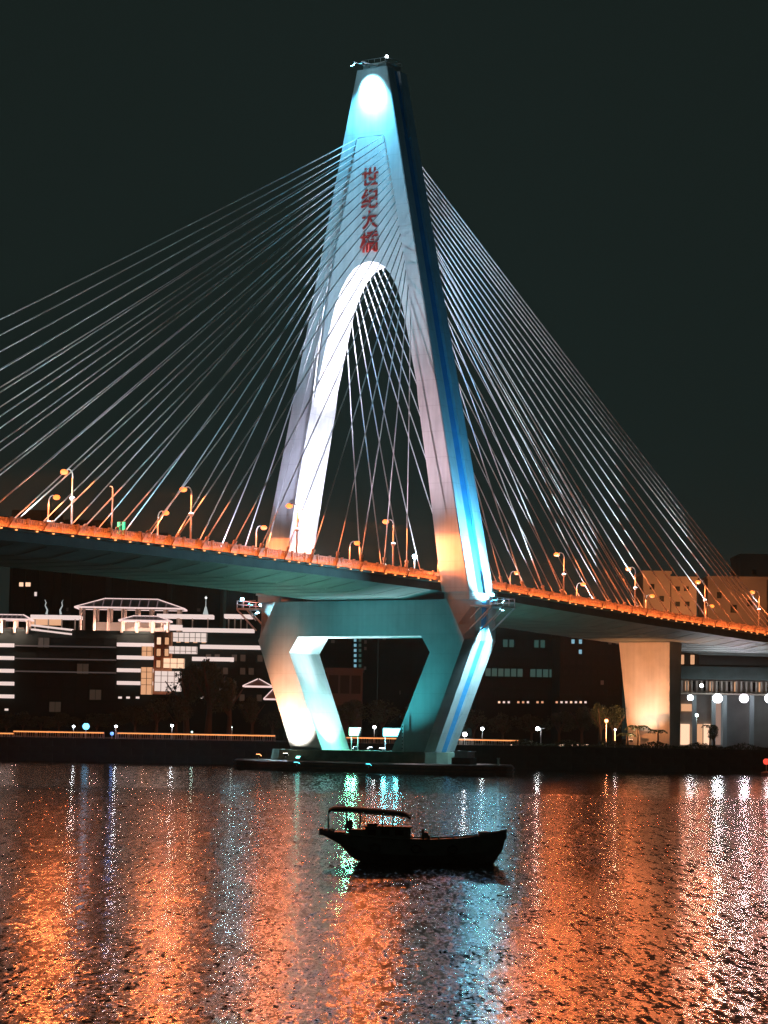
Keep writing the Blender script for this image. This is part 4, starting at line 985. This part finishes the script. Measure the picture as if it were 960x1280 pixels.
cabin = cb.build('cabin', BD, bt)
for x in (465, 482, 499):
    MB().box(bx(x - 5), bx(x + 5), -.87, -.852, bz(1044), bz(1036.5)).build('cabin_window', GLS, cabin)
hat = MB(); hat.box(bx(459), bx(472), -.4, .4, bz(1031.5), bz(1028.5)); hat.build('roof_hatch', BD, bt)
sw = MB(); sw.tube([(bx(437), 0, bz(1046)), (bx(437), 0, bz(1027))], .07, 8); sw.ball((bx(437), 0, bz(1028)), .16); sw.box(bx(431), bx(441), -.12, .12, bz(1037), bz(1031)); sw.build('engine_stack', BD, bt)
# canopy
rings = []
for x, y in ((411, 1007.5), (416, 1004.5), (430, 1004), (455, 1005.5), (480, 1007), (500, 1009), (508, 1012), (513, 1015.5)):
    z = bz(y); t_ = .13
    rings.append([(bx(x), -.9, z - .08), (bx(x), -.5, z - .02), (bx(x), 0, z), (bx(x), .5, z - .02), (bx(x), .9, z - .08), (bx(x), .9, z - .08 - t_), (bx(x), .5, z - .02 - t_), (bx(x), 0, z - t_), (bx(x), -.5, z - .02 - t_), (bx(x), -.9, z - .08 - t_)])
cpy = MB().loft(rings).build('canopy', BD2, bt)
hm_ = MB()
for s in (-.88, .88): hm_.bar((bx(413), s, bz(1010)), (bx(512), s, bz(1017)), .05, .06)
hm_.build('canopy_rail', BD, cpy)
for x, yb in ((411, 1040), (433, 1040), (450, 1036), (478, 1032), (491, 1032)):
    for s in (-.82, .82): MB().tube([(bx(x), s, bz(yb)), (bx(x) + (.02 if x > 420 else 0), s, bz(1010))], .028, 6).build('canopy_post', STEEL if x < 440 else BD, bt)
MB().tube([(bx(503), 0, bz(1012)), (bx(503.5), 0, bz(990))], [.03, .015], 6).build('mast', BD, bt)
MB().bar((bx(500), 0, bz(995)), (bx(507), 0, bz(994)), .02, .02).build('mast_yard', BD, bt)
wn = MB(); wn.tube([(bx(532), -.35, bz(1043)), (bx(532), .35, bz(1043))], .13, 8); wn.box(bx(527), bx(530), -.4, -.3, bz(1051), bz(1036)); wn.box(bx(527), bx(530), .3, .4, bz(1051), bz(1036)); wn.box(bx(534), bx(537), -.4, .4, bz(1051), bz(1044)); wn.build('winch', BD, bt)
st2 = MB(); st2.box(bx(598), bx(611), -.35, .35, bz(1047), bz(1037.5)); st2.box(bx(627), bx(633), -.07, .07, bz(1048), bz(1034)); st2.build('bow_post', BD, bt)
tn = MB()
for x in (596, 566, 548): tn.tube([(bx(x), -1.0, bz(1052)), (bx(x), -1.0, bz(1045))], .05, 6)
tn.build('cleat', BD, bt)
# old tyres along the side
for i, x in enumerate((470, 520, 565)):
    mb = MB(); pts = [Vector((bx(x) + .2 * math.cos(a), -1.27 + (0.12 if x > 550 else 0), bz(1062) + .2 * math.sin(a))) for a in [k * math.pi / 6 for k in range(13)]]
    mb.tube(pts, .06, 6); mb.build('tyre_fender', DARKM, bt)
# mooring line
MB().tube([(bx(630), 0, bz(1042)), (bx(640), .2, bz(1062)), (bx(648), .5, -.1)], .015, 5).build('mooring_line', BD2, bt)
# red lit buoy at the right edge
p = at(958, 952, 430)
r = empty('channel_buoy', 'small channel buoy with a red light at the right picture edge', 'buoy', (p.x, 430, 0))
MB().tube([(0, 0, -.3), (0, 0, .5), (0, 0, .7)], [.9, .9, .3], 12).build('float', FENDER, r); MB().tube([(0, 0, .7), (0, 0, p.z - .4)], .1, 6).build('mast', STEEL, r)
MB().ball((0, 0, p.z), .55).build('lamp_glass', glow('red_glow', (1.0, 0.08, 0.05), 1.3), r, smooth=True)

# ---------------------------------------------------------------- night haze
hz = MB(); hz.box(-700, 700, -60, 1150, -7.5, 135)
hm2 = bpy.data.materials.new('haze'); hm2.use_nodes = True
for n in list(hm2.node_tree.nodes):
    if n.type == 'BSDF_PRINCIPLED': hm2.node_tree.nodes.remove(n)
vo = hm2.node_tree.nodes.new('ShaderNodeVolumePrincipled'); vo.inputs['Color'].default_value = (0.6, 0.95, 0.9, 1)
vo.inputs['Density'].default_value = 0.00004; vo.inputs['Anisotropy'].default_value = 0.3
out = [n for n in hm2.node_tree.nodes if n.type == 'OUTPUT_MATERIAL'][0]
hm2.node_tree.links.new(vo.outputs[0], out.inputs['Volume'])
hz.build('haze', hm2, kind='stuff')
